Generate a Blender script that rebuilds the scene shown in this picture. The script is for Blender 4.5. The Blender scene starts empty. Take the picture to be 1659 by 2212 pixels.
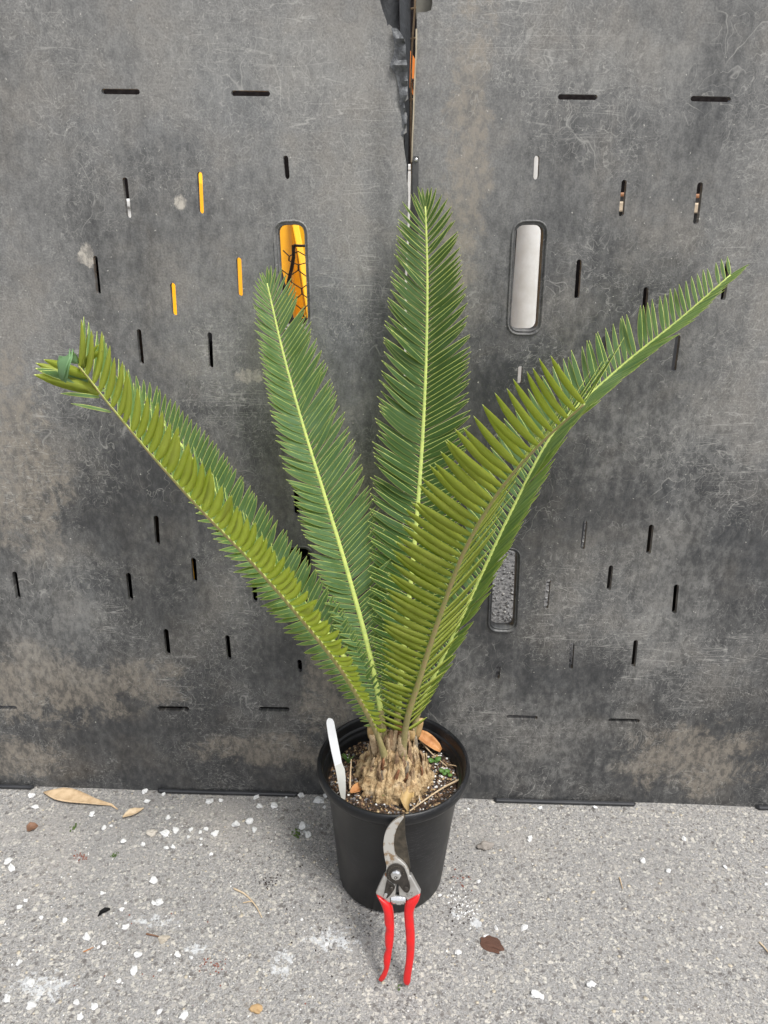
import bpy, bmesh, math, random
from mathutils import Vector, Matrix, noise as mnoise
from mathutils.geometry import delaunay_2d_cdt
random.seed(7)
R = math.radians
scene = bpy.context.scene
col = scene.collection

# ------------------------------------------------------------------ camera
W0, H0, FPX = 1659.0, 2212.0, 1661.0          # picture units used for the measurements below
PITCH, YAW, ROLL, CAM_H = R(23.0), R(0.7), R(1.1), 0.9654
CAM_D = 1.0245                                  # camera to panel plane (y = 0)
cam_pos = Vector((0.0, -CAM_D, CAM_H))
fwd = Vector((-math.sin(YAW) * math.cos(PITCH), math.cos(YAW) * math.cos(PITCH), -math.sin(PITCH)))
r0 = fwd.cross(Vector((0, 0, 1))).normalized()
u0 = r0.cross(fwd)
right = r0 * math.cos(ROLL) + u0 * math.sin(ROLL)
up = -r0 * math.sin(ROLL) + u0 * math.cos(ROLL)
cd = bpy.data.cameras.new('camera')
cam = bpy.data.objects.new('camera', cd)
col.objects.link(cam)
m = Matrix((right, up, -fwd)).transposed().to_4x4()
m.translation = cam_pos
cam.matrix_world = m
cd.sensor_fit = 'VERTICAL'; cd.sensor_height = 36.0; cd.lens = 36.0 * FPX / H0
cd.clip_start = 0.02; cd.clip_end = 200
scene.camera = cam

# ------------------------------------------------------------------ world, sun, exposure
SUN_EL, SUN_AZ = R(62), R(140)                  # azimuth clockwise from +Y: behind the camera, to the right
world = bpy.data.worlds.new('World'); scene.world = world; world.use_nodes = True
wn = world.node_tree.nodes; wl = world.node_tree.links
wn.clear()
sky = wn.new('ShaderNodeTexSky'); sky.sky_type = 'NISHITA'; sky.sun_disc = False
sky.sun_elevation = SUN_EL; sky.sun_rotation = SUN_AZ
sky.air_density = 1.0; sky.dust_density = 3.0; sky.ozone_density = 1.0
hs = wn.new('ShaderNodeHueSaturation'); hs.inputs['Saturation'].default_value = 0.22
bg = wn.new('ShaderNodeBackground'); bg.inputs['Strength'].default_value = 0.10
wo = wn.new('ShaderNodeOutputWorld')
wl.new(sky.outputs[0], hs.inputs['Color']); wl.new(hs.outputs[0], bg.inputs['Color']); wl.new(bg.outputs[0], wo.inputs[0])
sd = bpy.data.lights.new('sun', 'SUN'); sd.energy = 1.5; sd.angle = R(15); sd.color = (1.0, 0.98, 0.945)
sun = bpy.data.objects.new('sun', sd); col.objects.link(sun)
sdir = Vector((math.sin(SUN_AZ) * math.cos(SUN_EL), math.cos(SUN_AZ) * math.cos(SUN_EL), math.sin(SUN_EL)))
sun.rotation_euler = sdir.to_track_quat('Z', 'Y').to_euler()
sun.location = sdir * 5
scene.view_settings.view_transform = 'Standard'
scene.view_settings.look = 'None'
scene.view_settings.exposure = 1.08
scene.view_settings.gamma = 1.0
scene.view_settings.use_curve_mapping = False
scene.cycles.max_bounces = 6; scene.cycles.diffuse_bounces = 3; scene.cycles.glossy_bounces = 3; scene.cycles.transmission_bounces = 4

# ------------------------------------------------------------------ measuring helpers
def ray(px, py):
    return (fwd * FPX + right * (px - W0 / 2) + up * (H0 / 2 - py)).normalized()
def at_y(px, py, Y):
    d = ray(px, py); return cam_pos + d * ((Y - cam_pos.y) / d.y)
def at_z(px, py, Z):
    d = ray(px, py); return cam_pos + d * ((Z - cam_pos.z) / d.z)
def on_panel(px, py): return at_y(px, py, 0.0)
def on_ground(px, py): return at_z(px, py, 0.0)
def on_plane(px, py, p0, n):
    d = ray(px, py); return cam_pos + d * ((p0 - cam_pos).dot(n) / d.dot(n))

# ------------------------------------------------------------------ object helpers
def tag(o, label=None, cat=None, group=None, kind=None):
    if label: o['label'] = label
    if cat: o['category'] = cat
    if group: o['group'] = group
    if kind: o['kind'] = kind
    return o
WORLD_ORIGIN = {}
def empty(name, loc):
    o = bpy.data.objects.new(name, None); col.objects.link(o); o.location = loc
    o.empty_display_size = 0.02
    WORLD_ORIGIN[o] = Vector(loc)
    return o
def link(name, me, parent=None, origin=None):
    o = bpy.data.objects.new(name, me); col.objects.link(o)
    og = Vector(origin) if origin is not None else Vector((0, 0, 0))
    WORLD_ORIGIN[o] = og
    if parent is not None:
        o.parent = parent; o.location = og - WORLD_ORIGIN[parent]
    else:
        o.location = og
    return o
def mesh_obj(name, verts, faces, mats, parent=None, origin=None, fmat=None, smooth=True):
    og = Vector(origin) if origin is not None else Vector((0, 0, 0))
    me = bpy.data.meshes.new(name)
    me.from_pydata([tuple(Vector(v) - og) for v in verts], [], faces)
    if not isinstance(mats, (list, tuple)): mats = [mats]
    for mt in mats: me.materials.append(mt)
    if fmat: me.polygons.foreach_set('material_index', fmat)
    if smooth: me.polygons.foreach_set('use_smooth', [True] * len(me.polygons))
    me.update()
    return link(name, me, parent, og)
def fix_normals(o):
    bm = bmesh.new(); bm.from_mesh(o.data); bmesh.ops.recalc_face_normals(bm, faces=bm.faces); bm.to_mesh(o.data); bm.free()
    return o
def sharp(o, ang=35):
    o.data.set_sharp_from_angle(angle=R(ang)); return o
def bevel_mod(o, w, seg=2, ang=40):
    b = o.modifiers.new('bevel', 'BEVEL'); b.width = w; b.segments = seg; b.limit_method = 'ANGLE'; b.angle_limit = R(ang)
    return o

class Geo:
    def __init__(self): self.v = []; self.f = []; self.m = []
    def add(self, verts, faces, mi=0):
        b = len(self.v); self.v += [Vector(x) for x in verts]
        self.f += [tuple(i + b for i in f) for f in faces]; self.m += [mi] * len(faces)
    def box(self, c, s, mat=None, mi=0):
        vs = [Vector((x * s[0] / 2, y * s[1] / 2, z * s[2] / 2)) for x in (-1, 1) for y in (-1, 1) for z in (-1, 1)]
        if mat: vs = [mat @ v for v in vs]
        vs = [v + Vector(c) for v in vs]
        self.add(vs, [(0, 1, 3, 2), (4, 6, 7, 5), (0, 4, 5, 1), (2, 3, 7, 6), (0, 2, 6, 4), (1, 5, 7, 3)], mi)
    def tube(self, pts, rad, n=8, mi=0, cap=True, flat=1.0):
        pts = [Vector(p) for p in pts]; rings = []
        if not isinstance(rad, (list, tuple)): rad = [rad] * len(pts)
        prev = None
        for i, p in enumerate(pts):
            t = (pts[min(i + 1, len(pts) - 1)] - pts[max(i - 1, 0)]).normalized()
            a = prev if prev is not None else (Vector((0, 0, 1)) if abs(t.z) < .9 else Vector((1, 0, 0)))
            a = (a - t * a.dot(t)).normalized(); prev = a
            b = t.cross(a)
            rings.append([p + (a * math.cos(2 * math.pi * k / n) + b * math.sin(2 * math.pi * k / n) * flat) * rad[i] for k in range(n)])
        vs = [v for r in rings for v in r]; fs = []
        for i in range(len(pts) - 1):
            for k in range(n):
                fs.append((i * n + k, i * n + (k + 1) % n, (i + 1) * n + (k + 1) % n, (i + 1) * n + k))
        if cap:
            fs.append(tuple(range(n - 1, -1, -1))); fs.append(tuple((len(pts) - 1) * n + k for k in range(n)))
        self.add(vs, fs, mi)
    def rings(self, rings, closed=True, cap=(True, True), mi=0):
        n = len(rings[0]); vs = [v for r in rings for v in r]; fs = []
        for i in range(len(rings) - 1):
            for k in range(n if closed else n - 1):
                fs.append((i * n + k, i * n + (k + 1) % n, (i + 1) * n + (k + 1) % n, (i + 1) * n + k))
        if cap[0]: fs.append(tuple(range(n - 1, -1, -1)))
        if cap[1]: fs.append(tuple((len(rings) - 1) * n + k for k in range(n)))
        self.add(vs, fs, mi)
    def lathe(self, prof, c, n=64, mi=0, zk=1.0):
        c = Vector(c); vs = []; fs = []
        for (r, z) in prof:
            for k in range(n):
                a = 2 * math.pi * k / n; vs.append(c + Vector((r * math.cos(a), r * math.sin(a), z * zk)))
        for i in range(len(prof) - 1):
            for k in range(n):
                fs.append((i * n + k, i * n + (k + 1) % n, (i + 1) * n + (k + 1) % n, (i + 1) * n + k))
        self.add(vs, fs, mi)
    def build(self, name, mats, parent=None, origin=None, smooth=True):
        return mesh_obj(name, self.v, self.f, mats, parent, origin, self.m, smooth)

def catmull(pts, n):
    pts = [Vector(p) for p in pts]
    P = [pts[0] * 2 - pts[1]] + pts + [pts[-1] * 2 - pts[-2]]
    out = []
    for i in range(1, len(P) - 2):
        for k in range(24):
            t = k / 24.0
            a, b, c, d = P[i - 1], P[i], P[i + 1], P[i + 2]
            out.append(0.5 * ((2 * b) + (c - a) * t + (2 * a - 5 * b + 4 * c - d) * t * t + (3 * b - a - 3 * c + d) * t ** 3))
    out.append(pts[-1])
    L = [0.0]
    for i in range(1, len(out)): L.append(L[-1] + (out[i] - out[i - 1]).length)
    res = []; j = 0
    for k in range(n):
        s = L[-1] * k / (n - 1)
        while j < len(L) - 2 and L[j + 1] < s: j += 1
        f = (s - L[j]) / max(L[j + 1] - L[j], 1e-9)
        res.append(out[j].lerp(out[j + 1], min(max(f, 0), 1)))
    return res, L[-1]

# ------------------------------------------------------------------ material helpers
class NT:
    def __init__(self, name):
        self.mat = bpy.data.materials.new(name); self.mat.use_nodes = True
        self.t = self.mat.node_tree; self.t.nodes.clear()
        self.out = self.t.nodes.new('ShaderNodeOutputMaterial')
        self.tc = self.t.nodes.new('ShaderNodeTexCoord')
    def n(self, typ, **kw):
        x = self.t.nodes.new(typ)
        for k, v in kw.items(): setattr(x, k, v)
        return x
    def put(self, sock, val):
        if isinstance(val, bpy.types.NodeSocket): self.t.links.new(val, sock)
        else: sock.default_value = val
    def obj(self): return self.tc.outputs['Object']
    def mapping(self, vec, scale=(1, 1, 1), loc=(0, 0, 0), rot=(0, 0, 0)):
        x = self.n('ShaderNodeMapping'); self.put(x.inputs['Vector'], vec)
        x.inputs['Scale'].default_value = scale; x.inputs['Location'].default_value = loc; x.inputs['Rotation'].default_value = rot
        return x.outputs[0]
    two_d = False
    def noise(self, vec, scale, detail=4, rough=0.55, dist=0.0):
        x = self.n('ShaderNodeTexNoise', noise_dimensions='2D' if self.two_d else '3D'); self.put(x.inputs['Vector'], vec)
        x.inputs['Scale'].default_value = scale; x.inputs['Detail'].default_value = detail
        x.inputs['Roughness'].default_value = rough; x.inputs['Distortion'].default_value = dist
        return x.outputs['Fac']
    def voronoi(self, vec, scale, feature='F1', out='Distance', rnd=1.0):
        x = self.n('ShaderNodeTexVoronoi', feature=feature, voronoi_dimensions='2D' if self.two_d else '3D'); self.put(x.inputs['Vector'], vec)
        x.inputs['Scale'].default_value = scale; x.inputs['Randomness'].default_value = rnd
        return x.outputs[out]
    def math(self, op, a, b=0.0, c=None, clamp=False):
        x = self.n('ShaderNodeMath', operation=op); x.use_clamp = clamp
        self.put(x.inputs[0], a); self.put(x.inputs[1], b)
        if c is not None: self.put(x.inputs[2], c)
        return x.outputs[0]
    def ss(self, v, lo, hi, a=0.0, b=1.0):
        x = self.n('ShaderNodeMapRange', interpolation_type='SMOOTHSTEP'); self.put(x.inputs[0], v)
        x.inputs[1].default_value = lo; x.inputs[2].default_value = hi; x.inputs[3].default_value = a; x.inputs[4].default_value = b
        return x.outputs[0]
    def mix(self, f, a, b):
        x = self.n('ShaderNodeMix', data_type='RGBA'); self.put(x.inputs[0], f)
        for s, v in ((x.inputs[6], a), (x.inputs[7], b)):
            self.put(s, v if isinstance(v, bpy.types.NodeSocket) else (*v, 1.0))
        return x.outputs[2]
    def bump(self, h, strength, dist=0.001, normal=None):
        x = self.n('ShaderNodeBump'); self.put(x.inputs['Height'], h)
        x.inputs['Strength'].default_value = strength; x.inputs['Distance'].default_value = dist
        if normal is not None: self.put(x.inputs['Normal'], normal)
        return x.outputs[0]
    def bsdf(self, colr, rough=0.5, metal=0.0, normal=None, spec=0.5, coat=0.0):
        x = self.n('ShaderNodeBsdfPrincipled')
        self.put(x.inputs['Base Color'], colr if isinstance(colr, bpy.types.NodeSocket) else (*colr, 1.0))
        self.put(x.inputs['Roughness'], rough); self.put(x.inputs['Metallic'], metal)
        x.inputs['Specular IOR Level'].default_value = spec
        x.inputs['Coat Weight'].default_value = coat
        if normal is not None: self.put(x.inputs['Normal'], normal)
        return x
    def done(self, shader):
        self.t.links.new(shader, self.out.inputs['Surface']); return self.mat

def simple(name, c, rough=0.5, metal=0.0, var=0.25, scale=60, bump=0.1, dist=0.0006, spec=0.5, c2=None, coat=0.0):
    t = NT(name); v = t.obj()
    f = t.noise(v, scale, 6, 0.6)
    c2 = c2 or tuple(x * (1 - var) for x in c)
    cc = t.mix(t.ss(f, 0.35, 0.65), c2, c)
    b = t.bump(t.noise(v, scale * 4, 4, 0.6), bump, dist)
    return t.done(t.bsdf(cc, t.ss(f, 0.3, 0.7, rough * 1.15, rough * 0.85), metal, b, spec, coat).outputs[0])

def mat_panel():
    t = NT('weathered_black_plastic'); t.two_d = True
    sep = t.n('ShaderNodeSeparateXYZ'); t.put(sep.inputs[0], t.n('ShaderNodeNewGeometry').outputs['Position'])
    cmb = t.n('ShaderNodeCombineXYZ'); t.put(cmb.inputs[0], sep.outputs[0]); t.put(cmb.inputs[1], sep.outputs[2])
    v = cmb.outputs[0]                                   # x across the sheet, y up the sheet
    wn_ = t.n('ShaderNodeTexNoise', noise_dimensions='2D'); t.put(wn_.inputs['Vector'], v); wn_.inputs['Scale'].default_value = 17; wn_.inputs['Detail'].default_value = 2
    ws_ = t.n('ShaderNodeVectorMath', operation='SCALE'); t.put(ws_.inputs[0], wn_.outputs['Color']); ws_.inputs['Scale'].default_value = 0.035
    wa_ = t.n('ShaderNodeVectorMath', operation='ADD'); t.put(wa_.inputs[0], v); t.put(wa_.inputs[1], ws_.outputs[0]); wv = wa_.outputs[0]
    big = t.noise(v, 2.3, 3, 0.6)
    mid = t.noise(wv, 9, 4, 0.68)
    fine = t.noise(t.mapping(v, (1, 0.6, 1)), 95, 6, 0.74)
    grain = t.noise(v, 420, 2, 0.6)
    streak = t.noise(t.mapping(v, (26, 1.6, 1)), 1.0, 3, 0.62)
    top_pale = t.ss(t.math('ADD', sep.outputs[2], t.math('MULTIPLY', t.math('SUBTRACT', big, 0.5), 1.6)), 0.15, 1.2)   # paler towards the top, broken up by noise
    a = t.math('ADD', t.math('MULTIPLY', big, 0.28), t.math('MULTIPLY', mid, 0.30))
    a = t.math('ADD', a, t.math('MULTIPLY', fine, 0.80))
    a = t.math('ADD', a, t.math('MULTIPLY', streak, 0.32))
    a = t.math('ADD', a, t.math('MULTIPLY', top_pale, 0.50))
    film = t.ss(a, 0.60, 1.62)
    film = t.math('MULTIPLY', film, t.ss(grain, 0.25, 0.75, 0.75, 1.2), clamp=True)
    c = t.mix(film, (0.032, 0.033, 0.035), (0.225, 0.222, 0.214))
    # warm and cool casts in the grime
    c = t.mix(t.ss(mid, 0.42, 0.70, 0, 0.42), c, t.mix(film, (0.038, 0.034, 0.030), (0.245, 0.222, 0.192)))
    c = t.mix(t.ss(t.noise(v, 3.3, 3, 0.5), 0.55, 0.8, 0, 0.4), c, t.mix(film, (0.028, 0.032, 0.037), (0.188, 0.200, 0.212)))
    # caked dirt patches with shapes of their own
    mott = t.math('ADD', t.math('MULTIPLY', t.noise(wv, 19, 6, 0.80), 1.5), -0.25)
    def patches(lst, colr, amt, th=0.5, soft=.10):
        nonlocal c
        best = None
        for px, py, rx, ry in lst:
            ctr = on_panel(px, py); sx = (on_panel(px + rx, py) - ctr).x; sz = (ctr - on_panel(px, py + ry)).z
            ln = t.n('ShaderNodeVectorMath', operation='LENGTH'); t.put(ln.inputs[0], t.mapping(v, (1 / sx, 1 / sz, 0), (-ctr.x / sx, -ctr.z / sz, 0)))
            best = ln.outputs['Value'] if best is None else t.math('MINIMUM', best, ln.outputs['Value'])
        mask = t.ss(best, 0.1, 1.35, 1, 0)
        k = t.ss(t.math('ADD', t.math('MULTIPLY', mask, 0.42), mott), th + 0.22 - soft, th + 0.22 + soft)
        k = t.math('MULTIPLY', k, t.ss(mask, 0, 0.25))
        k = t.math('MULTIPLY', k, t.ss(fine, 0.38, 0.62, amt * 0.35, amt), clamp=True)
        c = t.mix(k, c, colr)
    patches([(95, 1480, 230, 90), (300, 1475, 130, 50), (705, 1500, 60, 110), (600, 1625, 190, 40), (60, 1640, 90, 50), (40, 1010, 110, 220), (1490, 1640, 170, 85), (1010, 320, 60, 360)], (0.27, 0.235, 0.19), 0.66, .47, .14)
    patches([(110, 1340, 190, 150), (1000, 1440, 60, 80), (1340, 140, 230, 90), (1440, 1280, 120, 330), (1150, 1600, 240, 130), (1450, 960, 240, 130), (500, 130, 460, 120)], (0.28, 0.275, 0.26), 0.32, .5, .2)
    patches([(184, 556, 22, 30), (535, 812, 34, 20), (388, 436, 14, 16)], (0.48, 0.44, 0.38), 0.9, 0.44)
    # thin root marks, water trails and scratches
    def lines(scale, width, amt, mask, lo, seed, stretch=(1, 1, 1), dist=0.9):
        nonlocal c
        nn = t.noise(t.mapping(wv if dist > .5 else v, stretch, (seed, seed * 2.1, 0)), scale, 1.5, 0.55, 0)
        k = t.ss(t.math('ABSOLUTE', t.math('SUBTRACT', nn, 0.5)), 0, width, 1, 0)
        k = t.math('MULTIPLY', k, t.ss(mask, lo, lo + 0.14, 0, amt))
        c = t.mix(k, c, (0.44, 0.43, 0.40))
    m1 = t.noise(v, 5, 3, .6); m2 = t.noise(t.mapping(v, (1, 1, 1), (7, 3, 0)), 6, 3, .6)
    lines(19, 0.0060, 0.34, m1, 0.52, 3.1)
    lines(44, 0.012, 0.34, m2, 0.49, 8.4)
    lines(110, 0.030, 0.32, m1, 0.42, 5.7)
    lines(9, 0.0042, 0.42, m2, 0.54, 12.2, (1.6, 0.5, 1))
    lines(60, 0.012, 0.50, m1, 0.52, 1.9, (0.10, 1.2, 1), 0.15)
    # stray pale specks
    sp = t.voronoi(v, 37)
    c = t.mix(t.math('MULTIPLY', t.ss(sp, 0.03, 0.06, 1, 0), t.ss(grain, 0.60, 0.66, 0, .8)), c, (0.55, 0.53, 0.48))
    nb = t.bump(t.math('ADD', t.noise(v, 60, 3, .7), t.math('MULTIPLY', t.noise(v, 6, 1, .5), 7.0)), 0.26, 0.0020)
    rough = t.ss(film, 0.1, 0.9, 0.42, 0.72)
    return t.done(t.bsdf(c, rough, 0, nb, 0.5).outputs[0])

def mat_concrete():
    t = NT('worn_concrete'); v = t.obj(); t.two_d = True
    fl = v
    warp = t.n('ShaderNodeVectorMath', operation='ADD')
    nz = t.n('ShaderNodeTexNoise', noise_dimensions='2D'); t.put(nz.inputs['Vector'], fl); nz.inputs['Scale'].default_value = 240; nz.inputs['Detail'].default_value = 2
    sc = t.n('ShaderNodeVectorMath', operation='SCALE'); t.put(sc.inputs[0], nz.outputs['Color']); sc.inputs['Scale'].default_value = 0.007
    t.put(warp.inputs[0], fl); t.put(warp.inputs[1], sc.outputs[0]); wv = warp.outputs[0]
    fine = t.noise(fl, 420, 4, 0.72)
    mid = t.noise(fl, 60, 5, 0.68)
    big = t.noise(fl, 3.2, 4, 0.6, 0.4)
    c = t.mix(t.ss(fine, 0.3, 0.7), (0.150, 0.145, 0.140), (0.385, 0.378, 0.368))
    c = t.mix(t.ss(mid, 0.35, 0.7, 0, 0.45), c, (0.305, 0.297, 0.285))
    # sand and stone bits of several sizes set in the paste
    for scale, lo, hi, amt, th in ((330, .22, .40, .80, .35), (170, .20, .38, .85, .45), (85, .16, .34, .85, .55)):
        vo = t.n('ShaderNodeTexVoronoi', voronoi_dimensions='2D'); t.put(vo.inputs['Vector'], wv); vo.inputs['Scale'].default_value = scale
        d = vo.outputs['Distance']
        s2 = t.n('ShaderNodeSeparateColor'); t.put(s2.inputs[0], vo.outputs['Color'])
        k = t.math('MULTIPLY', t.ss(d, lo, hi, 1, 0), t.ss(s2.outputs[0], th, th + .1, 0, amt))
        tone = t.mix(s2.outputs[1], (0.22, 0.21, 0.20), (0.60, 0.565, 0.50))
        c = t.mix(k, c, tone)
        kd = t.math('MULTIPLY', t.ss(d, lo, hi, 1, 0), t.ss(s2.outputs[2], .84, .88, 0, .8))
        c = t.mix(kd, c, (0.11, 0.10, 0.095))
    pits = t.ss(t.noise(fl, 190, 3, 0.7), 0.58, 0.70, 0, 0.8)
    c = t.mix(pits, c, (0.11, 0.105, 0.10))
    c = t.mix(t.ss(big, 0.45, 0.75, 0, 0.35), c, (0.22, 0.215, 0.21))
    c = t.mix(t.ss(t.noise(fl, 5.1, 4, 0.6), 0.5, 0.8, 0, 0.30), c, (0.42, 0.385, 0.345))
    # chalky white scuffs
    scuff = t.math('ADD', t.math('MULTIPLY', t.noise(fl, 85, 5, 0.8), 1.5), -.25)
    best = None
    for px, py, rx, ry in ((330, 1990, 110, 20), (420, 2050, 60, 24), (95, 2130, 120, 50), (1030, 1995, 26, 34), (985, 1978, 30, 18), (720, 2030, 100, 50), (655, 1790, 40, 24), (610, 2080, 50, 70)):
        ctr = on_ground(px, py); sx = (on_ground(px + rx, py) - ctr).length; sy = (on_ground(px, py - ry) - ctr).length
        ln = t.n('ShaderNodeVectorMath', operation='LENGTH'); t.put(ln.inputs[0], t.mapping(v, (1 / sx, 1 / sy, 0), (-ctr.x / sx, -ctr.y / sy, 0)))
        best = ln.outputs['Value'] if best is None else t.math('MINIMUM', best, ln.outputs['Value'])
    mk = t.ss(best, 0.1, 1.1, 1, 0)
    k = t.ss(t.math('ADD', t.math('MULTIPLY', mk, 0.4), scuff), 0.78, 0.98, 0, .6)
    c = t.mix(t.math('MULTIPLY', k, t.ss(mk, 0, .2)), c, (0.66, 0.68, 0.70))
    nb = t.bump(t.noise(fl, 210, 3, 0.75), 0.75, 0.003)
    return t.done(t.bsdf(c, 0.88, 0, nb, 0.3).outputs[0])

def leaf_mat(name, c1, c2, tr, trw, rough=0.42, wax=None):
    t = NT(name); v = t.obj()
    g = t.n('ShaderNodeNewGeometry').outputs['Position']
    f = t.noise(g, 45, 2, 0.6); f2 = t.noise(g, 9, 2, 0.6)
    oi = t.n('ShaderNodeObjectInfo').outputs['Random']
    c = t.mix(t.ss(f, 0.3, 0.7), c1, c2)
    c = t.mix(t.ss(f2, 0.35, 0.7, 0, 0.6), c, c2)
    if wax: c = t.mix(t.ss(t.noise(g, 14, 5, .7), 0.45, 0.72, 0.0, 0.6), c, wax)
    c = t.mix(t.math('MULTIPLY', oi, 0.3), c, c1)
    p = t.bsdf(c, rough, 0, None, 0.45)
    tl = t.n('ShaderNodeBsdfTranslucent'); tl.inputs['Color'].default_value = (*tr, 1)
    mx = t.n('ShaderNodeMixShader'); mx.inputs[0].default_value = trw
    t.t.links.new(p.outputs[0], mx.inputs[1]); t.t.links.new(tl.outputs[0], mx.inputs[2])
    return t.done(mx.outputs[0])

M = {}
M['panel'] = mat_panel()
M['concrete'] = mat_concrete()
M['black_plastic'] = simple('clean_black_plastic', (0.022, 0.023, 0.026), 0.42, var=0.4, scale=18, bump=0.05, c2=(0.032, 0.033, 0.036))
M['rim_plastic'] = simple('grey_scuffed_plastic', (0.075, 0.074, 0.072), 0.5, scale=40, bump=0.1, c2=(0.03, 0.03, 0.031))
M['dark_flange'] = simple('torn_black_plastic', (0.012, 0.013, 0.015), 0.38, scale=30, bump=0.5, dist=.002, c2=(0.035, 0.037, 0.040))
M['edge_tan'] = simple('dusty_plastic_edge', (0.42, 0.36, 0.26), 0.7, scale=60)
M['leaf_up'] = leaf_mat('leaflet_upper', (0.024, 0.062, 0.020), (0.043, 0.100, 0.034), (0.60, 0.80, 0.14), 0.36, 0.40, (0.085, 0.15, 0.095))
M['leaf_up_pale'] = leaf_mat('leaflet_upper_waxy', (0.055, 0.120, 0.058), (0.100, 0.185, 0.112), (0.66, 0.86, 0.18), 0.48, 0.42, (0.19, 0.29, 0.225))
M['leaf_under'] = leaf_mat('leaflet_underside', (0.30, 0.35, 0.045), (0.39, 0.43, 0.075), (0.85, 0.90, 0.16), 0.50, 0.5)
M['leaf_under_lit'] = leaf_mat('leaflet_underside_lit', (0.54, 0.59, 0.09), (0.66, 0.69, 0.15), (0.95, 0.96, 0.24), 0.58, 0.5)  # brighter copy of the underside: glow of light through the blade put into its colour
M['leaf_edge'] = leaf_mat('leaflet_margin', (0.50, 0.58, 0.15), (0.60, 0.66, 0.20), (0.7, 0.75, 0.2), 0.2, 0.5)
M['rachis_up'] = simple('rachis_pale', (0.55, 0.62, 0.17), 0.5, scale=140, bump=0.3, c2=(0.42, 0.52, 0.15))
M['rachis_back'] = simple('rachis_woolly', (0.36, 0.27, 0.12), 0.8, scale=160, bump=0.7, dist=.0012, c2=(0.30, 0.31, 0.09))
M['rachis_base'] = simple('leaf_stalk_woolly', (0.25, 0.225, 0.085), 0.75, scale=220, bump=0.5, c2=(0.33, 0.27, 0.13))

# ------------------------------------------------------------------ ground
R_POT = 0.109; POT_H = 0.214; SOIL_Z = 0.177
POT = Vector((at_z(850, 1652, POT_H).x, -CAM_D + 0.8708, 0))

g = Geo()
g.add([(-25, -25, 0), (25, -25, 0), (25, 0.10, 0), (-25, 0.10, 0)], [(0, 1, 2, 3)])
tag(g.build('ground', M['concrete']), 'grey worn concrete slab with pale stone bits', 'ground', kind='structure')

def mat_gravelbase():
    t = NT('grey_gravel_bed'); v = t.obj()
    c = t.mix(t.ss(t.noise(v, 120, 5, .7), .3, .7), (0.07, 0.07, 0.072), (0.24, 0.235, 0.23))
    return t.done(t.bsdf(c, .9, 0, t.bump(t.noise(v, 90, 4, .6), 1, .01), .3).outputs[0])
g = Geo()
g.add([(-25, 0.10, -0.004), (25, 0.10, -0.004), (25, 25, -0.004), (-25, 25, -0.004)], [(0, 1, 2, 3)])
tag(g.build('gravel_yard', mat_gravelbase()), 'grey gravel yard behind the black panels', 'gravel', kind='structure')

def rock_mesh(name, mat, seed, sub=1, flat=.6, jag=.25):
    bm = bmesh.new(); bmesh.ops.create_icosphere(bm, subdivisions=sub, radius=1.0)
    for vv in bm.verts:
        d = 1 + jag * mnoise.noise(vv.co * 1.3 + Vector((seed * 7.3, seed * 3.1, seed))) * 2
        vv.co = Vector((vv.co.x * d, vv.co.y * d * .82, vv.co.z * d * flat))
    me = bpy.data.meshes.new(name); bm.to_mesh(me); bm.free(); me.materials.append(mat)
    return me
def scatter_mesh(name, items, mats, parent=None, smooth=False, **kw):
    """items: (pos, size, seed, mat index, flat) - one joined mesh of small uneven bits"""
    bm = bmesh.new(); bmesh.ops.create_icosphere(bm, subdivisions=1, radius=1)
    base = [v.co.copy() for v in bm.verts]; fcs = [tuple(v.index for v in f.verts) for f in bm.faces]; bm.free()
    V = []; F = []; mi = []
    for pos, size, seed, k, flat in items:
        rz = seed * 12.9; cz, sz = math.cos(rz), math.sin(rz); b = len(V)
        el = .62 + .38 * ((seed * 7.77) % 1)
        for p in base:
            d = size * (1 + .5 * mnoise.noise(p * 1.1 + Vector((seed * 31, seed * 17, 0))))
            x, y, z = p.x * d, p.y * d * el, p.z * d * flat
            V.append((pos[0] + x * cz - y * sz, pos[1] + x * sz + y * cz, pos[2] + z))
        F += [tuple(i + b for i in f) for f in fcs]; mi += [k] * len(fcs)
    o = mesh_obj(name, V, F, mats, parent, None, mi, smooth)
    return tag(o, **kw)

agg = [simple('stone_bit_%d' % i, c, 0.8, scale=300, bump=.2) for i, c in enumerate(
      ((0.50, 0.48, 0.43), (0.42, 0.40, 0.37), (0.30, 0.29, 0.275), (0.52, 0.46, 0.36), (0.20, 0.19, 0.185)))]
rnd = random.Random(3)
items = []
for i in range(5200):
    x = rnd.uniform(-.62, .62); y = rnd.uniform(-.56, -.005)
    s = rnd.choice((.0012, .0014, .0018, .0022, .003)) * rnd.uniform(.7, 1.3)
    items.append(((x, y, 0.0001 - s * .10), s, rnd.random(), rnd.choices(range(5), (5, 6, 5, 2, 2))[0], .30))
scatter_mesh('aggregate', items, agg, None, True, label='pale stone bits set in the worn concrete surface', cat='aggregate', kind='stuff')

items = []
gv = [simple('gravel_%d' % i, c, 0.8, scale=200, bump=.3) for i, c in enumerate(((.30, .30, .295), (.19, .19, .19), (.11, .11, .112), (.40, .39, .37)))]
for i in range(9000):
    x = rnd.uniform(-.6, .8); y = rnd.uniform(.35, 1.35); s = rnd.uniform(.0018, .0045)
    items.append(((x, y, s * .25), s, rnd.random(), rnd.choices(range(4), (4, 5, 3, 1))[0], .65))
scatter_mesh('gravel', items, gv, None, True, label='loose grey gravel seen through the panel openings', cat='gravel', kind='stuff')

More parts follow.
